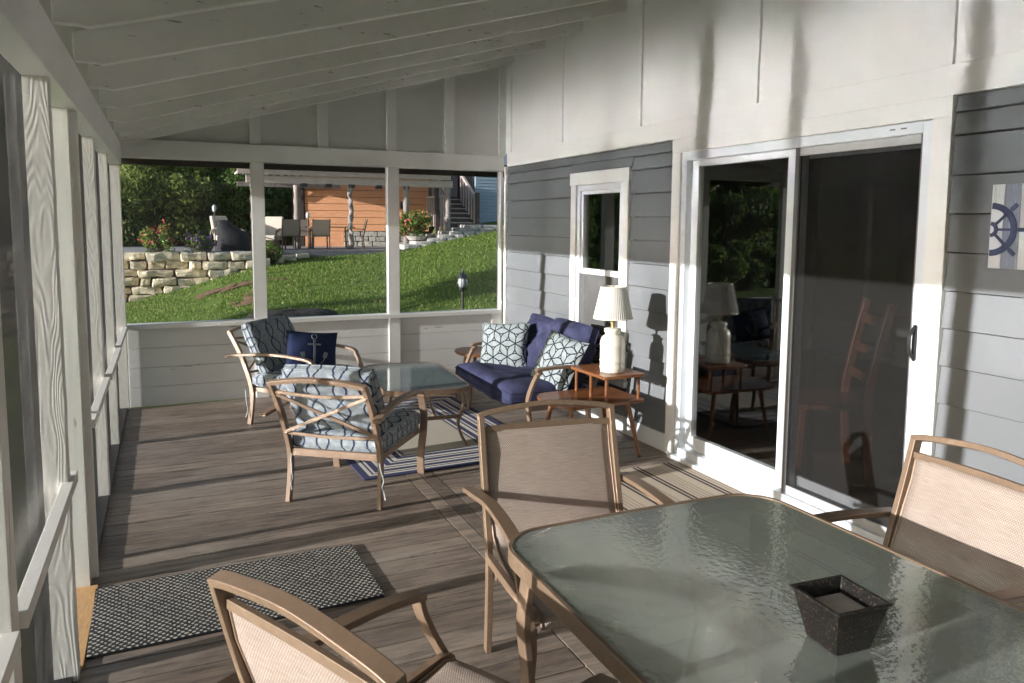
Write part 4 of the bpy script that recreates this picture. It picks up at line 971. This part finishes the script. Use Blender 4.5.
for a in (R(-44), 0, R(44)):
    c_, s_ = math.cos(a), math.sin(a); b.sweep([(cx-.001, cy-.03*c_, cz+.03*s_), (cx-.001, cy-.145*c_, cz+.145*s_)], .004, .010, (1, 0, 0), 0); b.sweep([(cx-.0015, cy-.115*c_, cz+.115*s_), (cx-.0015, cy-.145*c_, cz+.145*s_)], .004, .016, (1, 0, 0), 0)
b.build('ship_wheel', Mw, wa)

# interior chair seen through the screen
ic = thing('wooden_chair', 'red-brown wooden dining chair inside behind the dark screen door', 'chair', (4.22, 3.37, .03), R(60))
for x in (-.2, .2):
    b = MB(); b.sweep([(x, 0, 0), (x, .03, .45), (x, -.01, .75), (x, -.08, 1.08)], .045, .045, smooth=4); b.build('back_post', M_inwood, ic, bevel=.004)
    b = MB(); b.bar((x, .42, 0), (x, .40, .44), .035, .035); b.build('leg', M_inwood, ic, bevel=.004)
b = MB(); b.box(-.22, .22, .0, .44, .44, .47); b.build('seat', M_inwood, ic, bevel=.006)
for z, y in ((.62, .01), (.78, -.02), (.96, -.055)):
    b = MB(); b.bar((-.19, y, z), (.19, y, z), .015, .06, (0, 1, 0)); b.build('back_slat', M_inwood, ic, bevel=.003)

# ================================================================== JUST OUTSIDE
gc = MB(); vs = []; fs = []; nn = 36
LEV = [(-.44, 1.06), (-.1, 1.05), (.3, 1.03), (.52, 1.0), (.60, .92), (.655, .78), (.675, .45), (.68, 0)]
for z, k in LEV:
    for i in range(nn):
        a = 2*math.pi*i/nn; c_, s_ = math.cos(a), math.sin(a); q = (abs(c_)**3.2+abs(s_)**3.2)**(-1/3.2)
        fold = 1+.045*math.sin(i*2.1+z*3)
        vs.append((.50*c_*q*k*fold, .30*s_*q*k*fold, z+.012*noise.noise(Vector((c_*3, s_*3, z*4)))))
for j in range(len(LEV)-1):
    for i in range(nn): fs.append((j*nn+i, j*nn+(i+1) % nn, (j+1)*nn+(i+1) % nn, (j+1)*nn+i))
gc.add(vs, fs); o = gc.build('grill_cover', M_navy_dark, smooth=True); o.location = (1.47, 7.95, 0); tag(o, 'black fabric cover over a grill just outside the porch screen', 'grill cover')
# lamp post
lz = gh(4.07, 10)
lpst = thing('garden_lamp_post', 'black lantern lamp post standing in the lawn beyond the porch', 'lamp post', (4.07, 10, lz))
b = MB(); H = .96-lz
b.tube([(0, 0, 0), (0, 0, H-.34)], [.022, .018], 12); b.lathe([(0, -.02), (.05, 0), (.045, .04), (.022, .08)], 16); b.build('pole', M_black, lpst, smooth=False)
b = MB(); z0 = H-.34
b.lathe([(.02, z0), (.055, z0+.02), (.06, z0+.05), (.03, z0+.055)], 12)
b.lathe([(.075, z0+.19), (.085, z0+.195), (.07, z0+.225), (.03, z0+.25), (.015, z0+.28), (.012, z0+.30), (.003, z0+.34)], 12)
for k in range(6):
    a = 2*math.pi*k/6; b.sweep([(.056*math.cos(a), .056*math.sin(a), z0+.03), (.09*math.cos(a), .09*math.sin(a), z0+.12), (.075*math.cos(a), .075*math.sin(a), z0+.195)], .006, .006, (0, 0, 1), 4)
b.build('lantern_cage', M_black, lpst)
b = MB(); b.lathe([(.0, z0+.05), (.045, z0+.06), (.068, z0+.12), (.055, z0+.18), (.0, z0+.19)], 16); b.build('lantern_glass', simple('frosted_lantern_glass', (.35, .38, .4), .15, .2, 10, 0), lpst, smooth=True)

# ================================================================== PATIO AND BEYOND
PZ = .72
M_stone = None
def stone_mat(name, c1, c2, c3):
    m, ns, ls, b = newmat(name); gi = N(ns, 'ShaderNodeNewGeometry')
    r = ramp(ns, ls, gi.outputs['Random Per Island'], [(0, c1), (.5, c2), (1, c3)])
    n = N(ns, 'ShaderNodeTexNoise', Scale=6, Detail=8, Roughness=.7); ls.new(mp(ns, ls, (1, 1, 2)), n.inputs[0])
    g = ramp(ns, ls, n.outputs[0], [(.3, (.5, .48, .45)), (.6, (1.1, 1.1, 1.1))])
    ls.new(mixc(ns, ls, 1.0, r.outputs[0], g.outputs[0], 'MULTIPLY'), b.inputs['Base Color']); b.inputs['Roughness'].default_value = .9; bump(ns, ls, b, n.outputs[0], .9, .05); return m
M_lime = stone_mat('limestone', (.50, .42, .30), (.66, .57, .42), (.46, .41, .33))
def rock(mb, x0, x1, y0, y1, z0, z1, rnd, j=.04):
    n = 4; vs = []; ix = {}
    for i in range(n+1):
        for k in range(n+1):
            for l in range(n+1):
                if 0 < i < n and 0 < k < n and 0 < l < n: continue
                u, v, w_ = -1+2*i/n, -1+2*k/n, -1+2*l/n
                q = 1/(abs(u)**13+abs(v)**13+abs(w_)**13)**(1/13)
                p = Vector((u*q, v*q, w_*q)); c = Vector(((x0+x1)/2, (y0+y1)/2, (z0+z1)/2))
                p = c+Vector((p.x*(x1-x0)/2, p.y*(y1-y0)/2, p.z*(z1-z0)/2)); nz = noise.noise_vector(p*3.1+Vector((rnd, 0, 0)))
                ix[i, k, l] = len(vs); vs.append(p+nz*j)
    fs = []
    for a in range(n):
        for b in range(n):
            for c in (0, n):
                fs += [tuple(ix[t] for t in ((c, a, b), (c, a+1, b), (c, a+1, b+1), (c, a, b+1))), tuple(ix[t] for t in ((a, c, b), (a+1, c, b), (a+1, c, b+1), (a, c, b+1))), tuple(ix[t] for t in ((a, b, c), (a+1, b, c), (a+1, b+1, c), (a, b+1, c)))]
    mb.add(vs, fs)
rw = MB(); rnd = random.Random(4)
for c in range(8):
    z0 = PZ-.235*(c+1)+.01; z1 = z0+.225; x = -6.0+rnd.uniform(-.3, 0); xe = {0: 2.55, 1: 2.55, 2: 2.4, 3: 1.9, 4: 1.1, 5: .5, 6: 0, 7: -.5}[c]
    while x < xe:
        wd = rnd.uniform(.3, 1.0); yo = -.30*(x+2.0) if x > -2 else 0; rock(rw, x, x+wd-.03, 23.55+yo+rnd.uniform(-.12, .12)-.03*c, 24.3+yo, z0+rnd.uniform(-.02, .03), z1+rnd.uniform(-.03, .01), rnd.random()*50, .065); x += wd
for k in range(4): rock(rw, 2.6+k*.42, 2.95+k*.42, 22.3+.35*k, 22.9+.35*k, PZ-.38+.05*k, PZ-.16+.02*k, 90+k, .05)
o = rw.build('retaining_wall', M_lime, smooth=False, bevel=0); tag(o, 'stacked rough limestone block retaining wall at the edge of the patio', 'stone wall')
mb = MB(); mb.prism([(-7, 23.95), (-2, 23.95), (2.6, 22.6), (3.0, 23.9), (9.5, 23.9), (9.5, 31.5), (-7, 31.5)], -1.0, PZ); o = mb.build('patio_slab', simple('grey_paver', (.22, .21, .21), .85, .3, 6, .3)); struct(o, 'grey paved raised patio', 'patio')
mb = MB(); mb.box(2.9, 7.2, 23.72, 23.895, PZ-.2, PZ-.005); o = mb.build('patio_edge', simple('grey_paver_edge', (.13, .13, .14), .85, .3, 6, .3), bevel=.01); struct(o, 'dark grey paver edge of the patio above the lawn', 'patio edge')
# stone steps / terrace walls on the right
st = MB(); rnd = random.Random(9)
for k in range(7):
    xs_ = 7.15+k*.42; z1 = .86+k*.105; x = xs_
    while x < 10.9:
        wd = rnd.uniform(.4, .8); rock(st, x, min(x+wd, 11)-.02, 23.4+.1*k, 24.6+.2*k, z1-.13, z1+.03, rnd.random()*40, .02); x += wd
o = st.build('stone_steps', stone_mat('pale_flagstone', (.38, .36, .34), (.48, .46, .43), (.32, .31, .3))); tag(o, 'stepped pale flagstone terrace wall climbing right beside the lawn', 'stone steps')

# pergola with orange board wall
M_orange = wood_mat('orange_stained_boards', (.46, .20, .09), (.62, .32, .17), (1, 1, 9), .7, 3)
M_grey = wood_mat('weathered_grey_timber', (.16, .14, .13), (.30, .26, .24), (5, 5, 1), .85, 4)
M_pink = wood_mat('weathered_pale_beam', (.36, .29, .27), (.50, .41, .39), (1, 5, 5), .85, 4)
pg = thing('pergola', 'weathered timber pergola over the far patio with log posts and pale beams', 'pergola', (0, 24.3, PZ))
b = MB(); b.box(2.55, 9.1, 0, .12, 2.02, 2.25); b.build('beam', M_pink, pg, bevel=.01)
b = MB(); b.box(2.3, 9.0, -.10, -.01, 2.27, 2.42); b.build('beam', M_pink, pg, bevel=.01)
b = MB()
for k in range(26): b.box(2.5+k*.25, 2.56+k*.25, -.35, 3.4, 2.43, 2.50)
b.build('roof_slats', M_pink, pg)
b = MB(); b.box(2.55, 9.1, 3.1, 3.2, 2.04, 2.2); b.build('rear_beam', M_grey, pg)
for (px_, py_, r0, crook) in ((4.2, 1.2, .10, 0), (5.68, .06, .085, .035), (7.5, .06, .10, 0), (8.95, .06, .09, 0), (2.75, .06, .09, 0)):
    b = MB(); n = 12; b.tube([(px_+crook*math.sin(k*1.1)*.8, py_+crook*math.cos(k*.9)*.5, 2.04*k/n) for k in range(n+1)], [r0*(1+.15*math.sin(k*2.3)) for k in range(n+1)], 9); o = b.build('post', M_grey, pg, smooth=True)
for x in (4.25, 5.0, 5.72, 6.6, 7.5):
    b = MB(); b.box(x-.09, x+.09, -.03, .15, 1.93, 2.04); b.build('bracket', M_black, pg)
# orange wall
ow = thing('timber_wall', 'orange stained plank wall with stone veneer base behind the patio chairs', 'wall', (0, 28.9, PZ), R(-14))
b = MB()
for k in range(9): b.box(4.95, 9.3, 0, .12, .55+k*.24, .55+(k+1)*.24-.012)
b.build('plank_wall', M_orange, ow, bevel=.006, seg=1)
b = MB(); b.box(4.9, 9.35, .13, .2, .0, 2.75); b.build('backing', M_dark, ow)
b = MB(); b.box(4.55, 4.92, -.05, .15, 0, 2.7); b.build('corner_board', M_dark, ow)
b = MB(); rnd = random.Random(5)
for c in range(3):
    x = 6.3
    while x < 9.0:
        wd = rnd.uniform(.25, .6); rock(b, x, x+wd-.02, -.16, .0, c*.18, c*.18+.17, rnd.random()*30, .02); x += wd
b.build('stone_base', stone_mat('veneer_stone', (.34, .32, .28), (.45, .42, .37), (.28, .27, .25)), ow)
b = MB(); b.box(4.95, 6.28, -.05, 0, 0, .54); b.build('lower_planks', M_orange, ow)
b = MB(); b.box(8.28, 8.38, -.12, -.03, 1.35, 1.62); b.build('wall_lantern', M_black, ow)

# deck, stairs, and neighbouring house corner on the right
dk = thing('deck_stairs', 'dark timber deck stairs with balustrades beside the orange wall', 'stairs', (0, 25.2, 1.45))
M_dk = wood_mat('dark_deck_timber', (.045, .032, .028), (.09, .066, .055), (4, 4, 4), .7, 4)
b = MB()
for k in range(6): b.box(9.35, 10.25, .2+k*.26, .52+k*.26, .12+.17*k, .16+.17*k)
b.build('tread', M_pink, dk)
b = MB()
for k in range(6): b.box(9.35, 10.25, .22+k*.26, .24+k*.26, -.05+.17*k, .118+.17*k)
b.box(9.28, 9.345, .1, 2.0, -.1, .3); b.build('stringer', M_dk, dk)
for (xa, ya, za, xb, yb, zb, n) in ((8.9, .0, 0.15, 9.9, .0, .15, 7), (9.3, .2, .25, 9.3, 1.8, 1.2, 6), (10.3, .2, .25, 10.3, 1.8, 1.2, 6), (10.3, 1.8, 1.2, 13, 1.8, 1.2, 14), (8.9, .0, 0.15, 8.9, 1.2, .15, 5)):
    if n == 7: xb = 9.25; n = 4
    b = MB()
    for k in range(n+1):
        u = k/n; x, y, z = lerp(xa, xb, u), lerp(ya, yb, u), lerp(za, zb, u); b.box(x-.025, x+.025, y-.025, y+.025, z-.15, z+.85)
    b.bar((xa, ya, za+.88), (xb, yb, zb+.88), .09, .06, (0, 1, 0) if abs(xa-xb) > .5 else (1, 0, 0)); b.build('railing', M_pink if n != 14 else M_grey, dk)
for x, y, z in ((8.82, -.05, 1.5), (9.25, .1, 1.5), (10.38, .1, 1.2), (10.38, 1.8, 2.3)):
    b = MB(); b.box(x-.06, x+.06, y-.06, y+.06, -.6, z); b.build('newel_post', M_dk, dk)
b = MB(); b.box(9.0, 13.5, 1.85, 5, .95, 1.1); b.box(10.45, 13.5, 1.9, 2.0, -.6, .95); b.build('deck_platform', M_dk, dk)
nh = thing('neighbour_house', 'house corner with pale blue lap siding beyond the deck', 'house', (0, 25.9, 1.3))
b = MB()
for k in range(28): z = k*.115; b.hexa([(10.55, 0, z), (17, 0, z), (17, .1, z), (10.55, .1, z), (10.55, .02, z+.115), (17, .02, z+.115), (17, .1, z+.115), (10.55, .1, z+.115)])
b.build('siding', simple('pale_blue_siding', (.24, .31, .40), .7, .08), nh)
b = MB(); b.box(9.0, 17, 3.1, 9, -.5, 5.5); b.build('wall', simple('dark_house_wall', (.05, .05, .06), .8), nh)
b = MB(); b.box(10.0, 17.2, -.3, .6, 3.2, 3.5); b.build('eave', M_dark, nh)

# patio furniture
def make_patio_chair(col_mat, nm='patio_chair'):
    t = thing(nm, 'x', 'chair')
    for sx in (-.26, .26):
        b = MB(); b.sweep([(sx, .0, 0), (sx, .03, .4), (sx, -.1, .95)], .03, .03, smooth=3); b.build('back_post', M_dk2, t)
        b = MB(); b.sweep([(sx, .5, 0), (sx, .54, .35), (sx, .5, .62), (sx, .1, .64), (sx, -.03, .62)], .04, .025, smooth=4); b.build('armrest', M_dk2, t)
    b = MB(); b.sweep([(0, -.1, .93), (0, .0, .5), (0, .1, .41), (0, .52, .41)], .5, .012, smooth=3); b.build('sling', col_mat, t)
    return t
M_dk2 = simple('dark_bronze_metal', (.10, .065, .045), .4, .1, 10, 0)
M_taupe = simple('taupe_sling', (.27, .21, .17), .8, .15, 60, .1)
pc = make_patio_chair(M_taupe)
spots = [(3.85, 24.5, 95+0, 'taupe sling chair seen from behind left of the far patio table'), (4.75, 24.35, 88, 'taupe sling chair seen from behind nearest the patio edge'), (6.15, 24.6, 172, 'sling chair facing left at the right end of the far patio table'), (4.4, 26.0, -90, 'sling chair on the far side of the patio table facing the porch')]
for i, (x, y, a, l) in enumerate(spots):
    o = pc if i == 0 else dup(pc); o.location = (x, y, PZ); o.rotation_euler = (0, 0, R(a-90)); tag(o, l, 'chair', 'sling chairs on the far patio')
tb = thing('patio_table', 'dark metal table among the chairs on the far patio', 'table', (5.2, 25.3, PZ))
b = MB(); b.prism(rrect(-.75, .75, -.45, .45, .1), .68, .71); b.build('table_top', M_dk2, tb)
for x in (-.6, .6):
    for y in (-.35, .35): b = MB(); b.bar((x, y, 0), (x*.95, y*.95, .68), .04, .04); b.build('leg', M_dk2, tb)
M_wick = simple('beige_cushion', (.50, .44, .37), .9, .1, 10, .1)
M_throw = simple('black_throw', (.01, .01, .013), .9, .3, 10, .2)
for i, (x, y, a, l) in enumerate([(2.05, 24.7, 40, 'beige high-back lounge chair on the patio beside the black throw'), (3.25, 24.9, -30, 'beige high-back lounge chair partly behind the white porch post')]):
    t = thing('lounge_chair', l, 'lounge chair', (x, y, PZ), R(a), 'beige lounge chairs on the far patio')
    b = MB(); b.box(-.32, .32, -.3, .3, .28, .44); b.build('seat', M_wick, t, bevel=.04)
    b = MB(); b.hexa([(-.32, .2, .4), (.32, .2, .4), (.32, .34, .4), (-.32, .34, .4), (-.30, .36, 1.02), (.30, .36, 1.02), (.30, .48, 1.02), (-.30, .48, 1.02)]); b.build('backrest', M_wick, t, bevel=.04)
    for sx in (-.36, .36): b = MB(); b.sweep([(sx, -.3, 0), (sx, -.32, .45), (sx, -.2, .6), (sx, .3, .6), (sx, .38, 0)], .05, .03, smooth=4); b.build('armrest', M_dk2, t)
# covered chair (black drape)
b = MB(); vs = []; fs = []; nn = 20
for z, kx, ky, ox in ((0, .48, .40, 0), (.3, .45, .38, .0), (.5, .42, .34, -.02), (.72, .25, .28, -.22), (.86, .18, .25, -.30), (.90, .08, .12, -.32)):
    for i in range(nn):
        a = 2*math.pi*i/nn; c_, s_ = math.cos(a), math.sin(a); q = (abs(c_)**3+abs(s_)**3)**(-1/3); vs.append((ox+kx*c_*q*(1+.05*math.sin(3*i)), ky*s_*q, z))
for j in range(5):
    for i in range(nn): fs.append((j*nn+i, j*nn+(i+1) % nn, (j+1)*nn+(i+1) % nn, (j+1)*nn+i))
b.add(vs, fs); o = b.build('covered_chair', M_throw, smooth=True); o.location = (2.15, 24.05, PZ); tag(o, 'chair under a black cover near the edge of the far patio', 'covered chair')
# torches
for x, y, h, l in ((1.62, 23.95, 1.12, 'garden torch on a thin pole beside the black covered chair'), (-.95, 24.0, 1.15, 'garden torch on a thin pole at the far left of the stone wall'), (4.28, 23.95, .95, 'garden torch standing in front of the patio chairs')):
    t = thing('garden_torch', l, 'torch', (x, y, PZ), 0, 'garden torches along the patio edge')
    b = MB(); b.tube([(0, 0, 0), (0, 0, h)], .014, 6); b.build('pole', M_dk2, t)
    b = MB(); b.lathe([(.0, h), (.05, h+.03), (.06, h+.14), (.03, h+.2), (.0, h+.22)], 10); b.build('torch_head', simple('pale_torch', (.45, .47, .5), .4), t, smooth=True)

# foliage ---------------------------------------------------------------------
def leafmat(name, stops, tr=.5):
    m, ns, ls, b = newmat(name); gi = N(ns, 'ShaderNodeNewGeometry')
    r = ramp(ns, ls, gi.outputs['Random Per Island'], stops); ls.new(r.outputs[0], b.inputs['Base Color']); b.inputs['Roughness'].default_value = .55; b.inputs['Specular IOR Level'].default_value = .3
    t = N(ns, 'ShaderNodeBsdfTranslucent'); ls.new(r.outputs[0], t.inputs[0]); mx = N(ns, 'ShaderNodeMixShader'); mx.inputs[0].default_value = tr
    ls.new(b.outputs[0], mx.inputs[1]); ls.new(t.outputs[0], mx.inputs[2]); ls.new(mx.outputs[0], ns['Material Output'].inputs[0]); return m
ML = [leafmat('leaf_mid_green', [(0, (.055, .10, .022)), (.6, (.13, .21, .045)), (1, (.25, .31, .08))]),
      leafmat('leaf_dark_green', [(0, (.04, .08, .02)), (.7, (.09, .155, .035)), (1, (.16, .22, .05))]),
      leafmat('leaf_yellow_green', [(0, (.08, .12, .025)), (.6, (.16, .21, .045)), (1, (.28, .30, .08))])]
M_bark = simple('bark', (.10, .075, .055), .9, .4, 12, .8, mscale=(4, 4, 1), bd=.03)
def leafcloud(n, clumps, size, rng, fl=1.0):
    vs = []; fs = []
    for i in range(n):
        c, r = rng.choice(clumps)
        d = Vector((rng.gauss(0, 1), rng.gauss(0, 1), rng.gauss(0, 1))).normalized()*r*(rng.random()**.4)
        d.z *= fl; p = c+d; s_ = size*rng.uniform(.6, 1.35)
        a = Vector((rng.gauss(0, 1), rng.gauss(0, 1), rng.gauss(0, .7))).normalized(); b = a.orthogonal().normalized(); b.rotate(Matrix.Rotation(rng.random()*6.28, 3, a)); c2 = a.cross(b)
        k = len(vs); vs += [p-b*s_, p-c2*s_*.45+a*.1*s_, p+b*s_, p+c2*s_*.45]; fs.append((k, k+1, k+2, k+3))
    m = MB(); m.norecalc = True; return m.add(vs, fs)
def make_tree(seed, H, Rr, mat, nleaf, low=.1, size=.13, loc=(0, 0, 0)):
    rng = random.Random(seed); t = thing('broadleaf_tree', 'x', 'tree', loc)
    tr = MB(); tr.tube([(0, 0, -.3), (.05, .03, H*.3), (-.05, .08, H*.65), (0, 0, H*.92)], [.045*H*.5, .035*H*.5, .02*H*.5, .01], 9)
    cl = []
    for k in range(46):
        u = rng.random(); z = H*(low+(1-low)*u); rad = Rr*(math.sin(math.pi*min(1, (.18+.82*u)))**.6)*rng.uniform(.35, 1.0)
        a = rng.random()*6.283; c = Vector((rad*math.cos(a), rad*math.sin(a), z)); cl.append((c, Rr*rng.uniform(.2, .38)))
        if k % 3 == 0: tr.tube([(0, 0, z*.6), (c.x*.5, c.y*.5, z*.85), tuple(c)], [.05, .035, .012], 5)
    tr.build('trunk', M_bark, t, smooth=True); leafcloud(nleaf, cl, size, rng, .8).build('crown', mat, t); return t
protos = [make_tree(1, 8.5, 2.7, ML[0], 15000, .04), make_tree(2, 9.5, 2.9, ML[1], 13000, .03, .15), make_tree(3, 7.5, 2.4, ML[2], 13000, .05)]
T = [(-3.2, 31.5, 0, .9, 'mid-green bushy tree at far left behind the stone wall'), (-.2, 30.8, 2, .85, 'yellow-green tree behind the red flower planter'), (2.4, 31.5, 0, .95, 'mid-green tree behind the black covered chair'), (1.0, 34, 1, 1.1, 'dark tall tree rising behind the yellow-green one'),
     (4.9, 32.5, 1, .95, 'dark tree seen under the pergola left of the orange wall'), (-5.8, 34, 1, 1.1, 'dark tree at the left edge of the tree line'), (7.6, 33.5, 0, 1.2, 'tree behind the orange plank wall'), (11.5, 35, 1, 1.25, 'dark tree behind the deck stairs'), (-8.5, 32, 0, 1, 'bushy tree beyond the left porch post'), (15, 36, 0, 1.3, 'tall tree behind the pale blue house'), (3.4, 38, 1, 1.35, 'tallest dark tree behind the pergola'), (-2.5, 38, 1, 1.3, 'dark tree filling the gap behind the left trees'), (8, 40, 1, 1.5, 'large dark tree farthest behind the plank wall'), (-12, 36, 1, 1.2, 'dark tree farthest left of the lake slope'), (20, 30, 0, 1.2, 'mid-green tree right of the neighbouring house')]+[(-22-4.5*i+random.uniform(-1, 1), 46+1.2*i+random.uniform(-1, 1), i % 2, 1.5, 'tall tree on the lake shore, number %s from the patio end of the row' % ('one', 'two', 'three', 'four', 'five', 'six')[i]) for i in range(6)]
T += [(-9, 13.7, 'slim', 1, 'slender tree on the lake bank, farther of the two beside the lawn'), (-9, 12.5, 'slim', 1, 'slender tree on the lake bank, nearer of the two beside the lawn')]
slim = make_tree(8, 8.5, 1.6, ML[0], 5000, .72, .12)
protos = dict(enumerate(protos)); protos['slim'] = slim
used = set()
for (x, y, k, s_, l) in T:
    o = protos[k] if k not in used else dup(protos[k]); used.add(k)
    o.location = (x, y, gh(x, y)-.2); o.scale = (s_, s_, s_); o.rotation_euler = (0, 0, random.random()*6.28); tag(o, l, 'tree', 'trees behind the patio')
# trunks down by the lake that throw the long shadows over the lawn
# low shrubs along the patio back
rng = random.Random(12)
for i, (x, y, h, l) in enumerate(((-1.9, 28.6, 2.6, 'dense green shrub at far left behind the stone wall'), (.6, 28.9, 2.4, 'dense green shrub behind the purple flowers'), (2.9, 29.2, 2.6, 'dense green shrub behind the lounge chairs'), (4.6, 29.6, 2.5, 'shrub between the pergola post and orange wall'))):
    cl = [(Vector((rng.uniform(-1.3, 1.3), rng.uniform(-.6, .6), rng.uniform(.2, h))), rng.uniform(.35, .7)) for _ in range(22)]
    t = thing('garden_shrub', l, 'shrub', (x, y, .6), 0, 'shrubs behind the patio')
    leafcloud(6500, cl, .085, rng).build('crown', ML[(i*2) % 3], t); b = MB(); b.tube([(0, 0, -.2), (0, 0, 1.4)], [.06, .02], 6); b.build('trunk', M_bark, t)
# flower planters
def planter(name, label, x, y, z, r, h, fcols, potm, seed, nl=700, nf=260, cat='flowers', flz=.0):
    rng = random.Random(seed); t = thing(name, label, cat, (x, y, z))
    b = MB(); b.lathe([(0, 0), (r*.42, 0), (r*.6, h), (r*.66, h+.02), (r*.5, h+.02), (0, h)], 16); b.build('pot', potm, t, smooth=False)
    cl = [(Vector((rng.uniform(-r, r)*.7, rng.uniform(-r, r)*.6, h+rng.uniform(.05, r*1.1))), r*.38) for _ in range(12)]
    leafcloud(nl, cl, .05, rng).build('leaves', ML[0], t)
    for k, fc in enumerate(fcols):
        cl2 = [(c+Vector((0, -.02, .05)), q*1.15) for c, q in rng.sample(cl, 7)]
        leafcloud(nf//len(fcols), cl2, .045, rng).build('blossoms', simple('blossom_'+str(seed)+str(k), fc, .7, .2, 30, 0), t)
    return t
M_pot = simple('dark_pot', (.03, .03, .03), .6)
planter('flower_planter', 'planter of red flowers on the left end of the stone wall', .1, 23.25, PZ, .48, .1, [(.34, .012, .012), (.22, .01, .015)], M_pot, 1, 1300, 300)
planter('flower_planter', 'planter of purple petunias on the stone wall', 1.15, 22.95, PZ-.05, .36, .12, [(.12, .03, .2), (.2, .07, .3)], M_pot, 2, 1000, 240)
planter('flower_planter', 'large planter of pink, red and yellow flowers on the stone steps', 7.75, 24.0, 1.02, .62, .12, [(.65, .12, .2), (.6, .05, .08), (.7, .45, .08)], simple('pale_stone_pot', (.42, .4, .37), .8), 3, 2200, 330)
planter('groundcover_plant', 'dark reddish plant at the corner of the patio edge', 2.95, 22.7, .42, .42, .02, [(.12, .03, .04)], M_pot, 4, 1200, 200, 'plant')
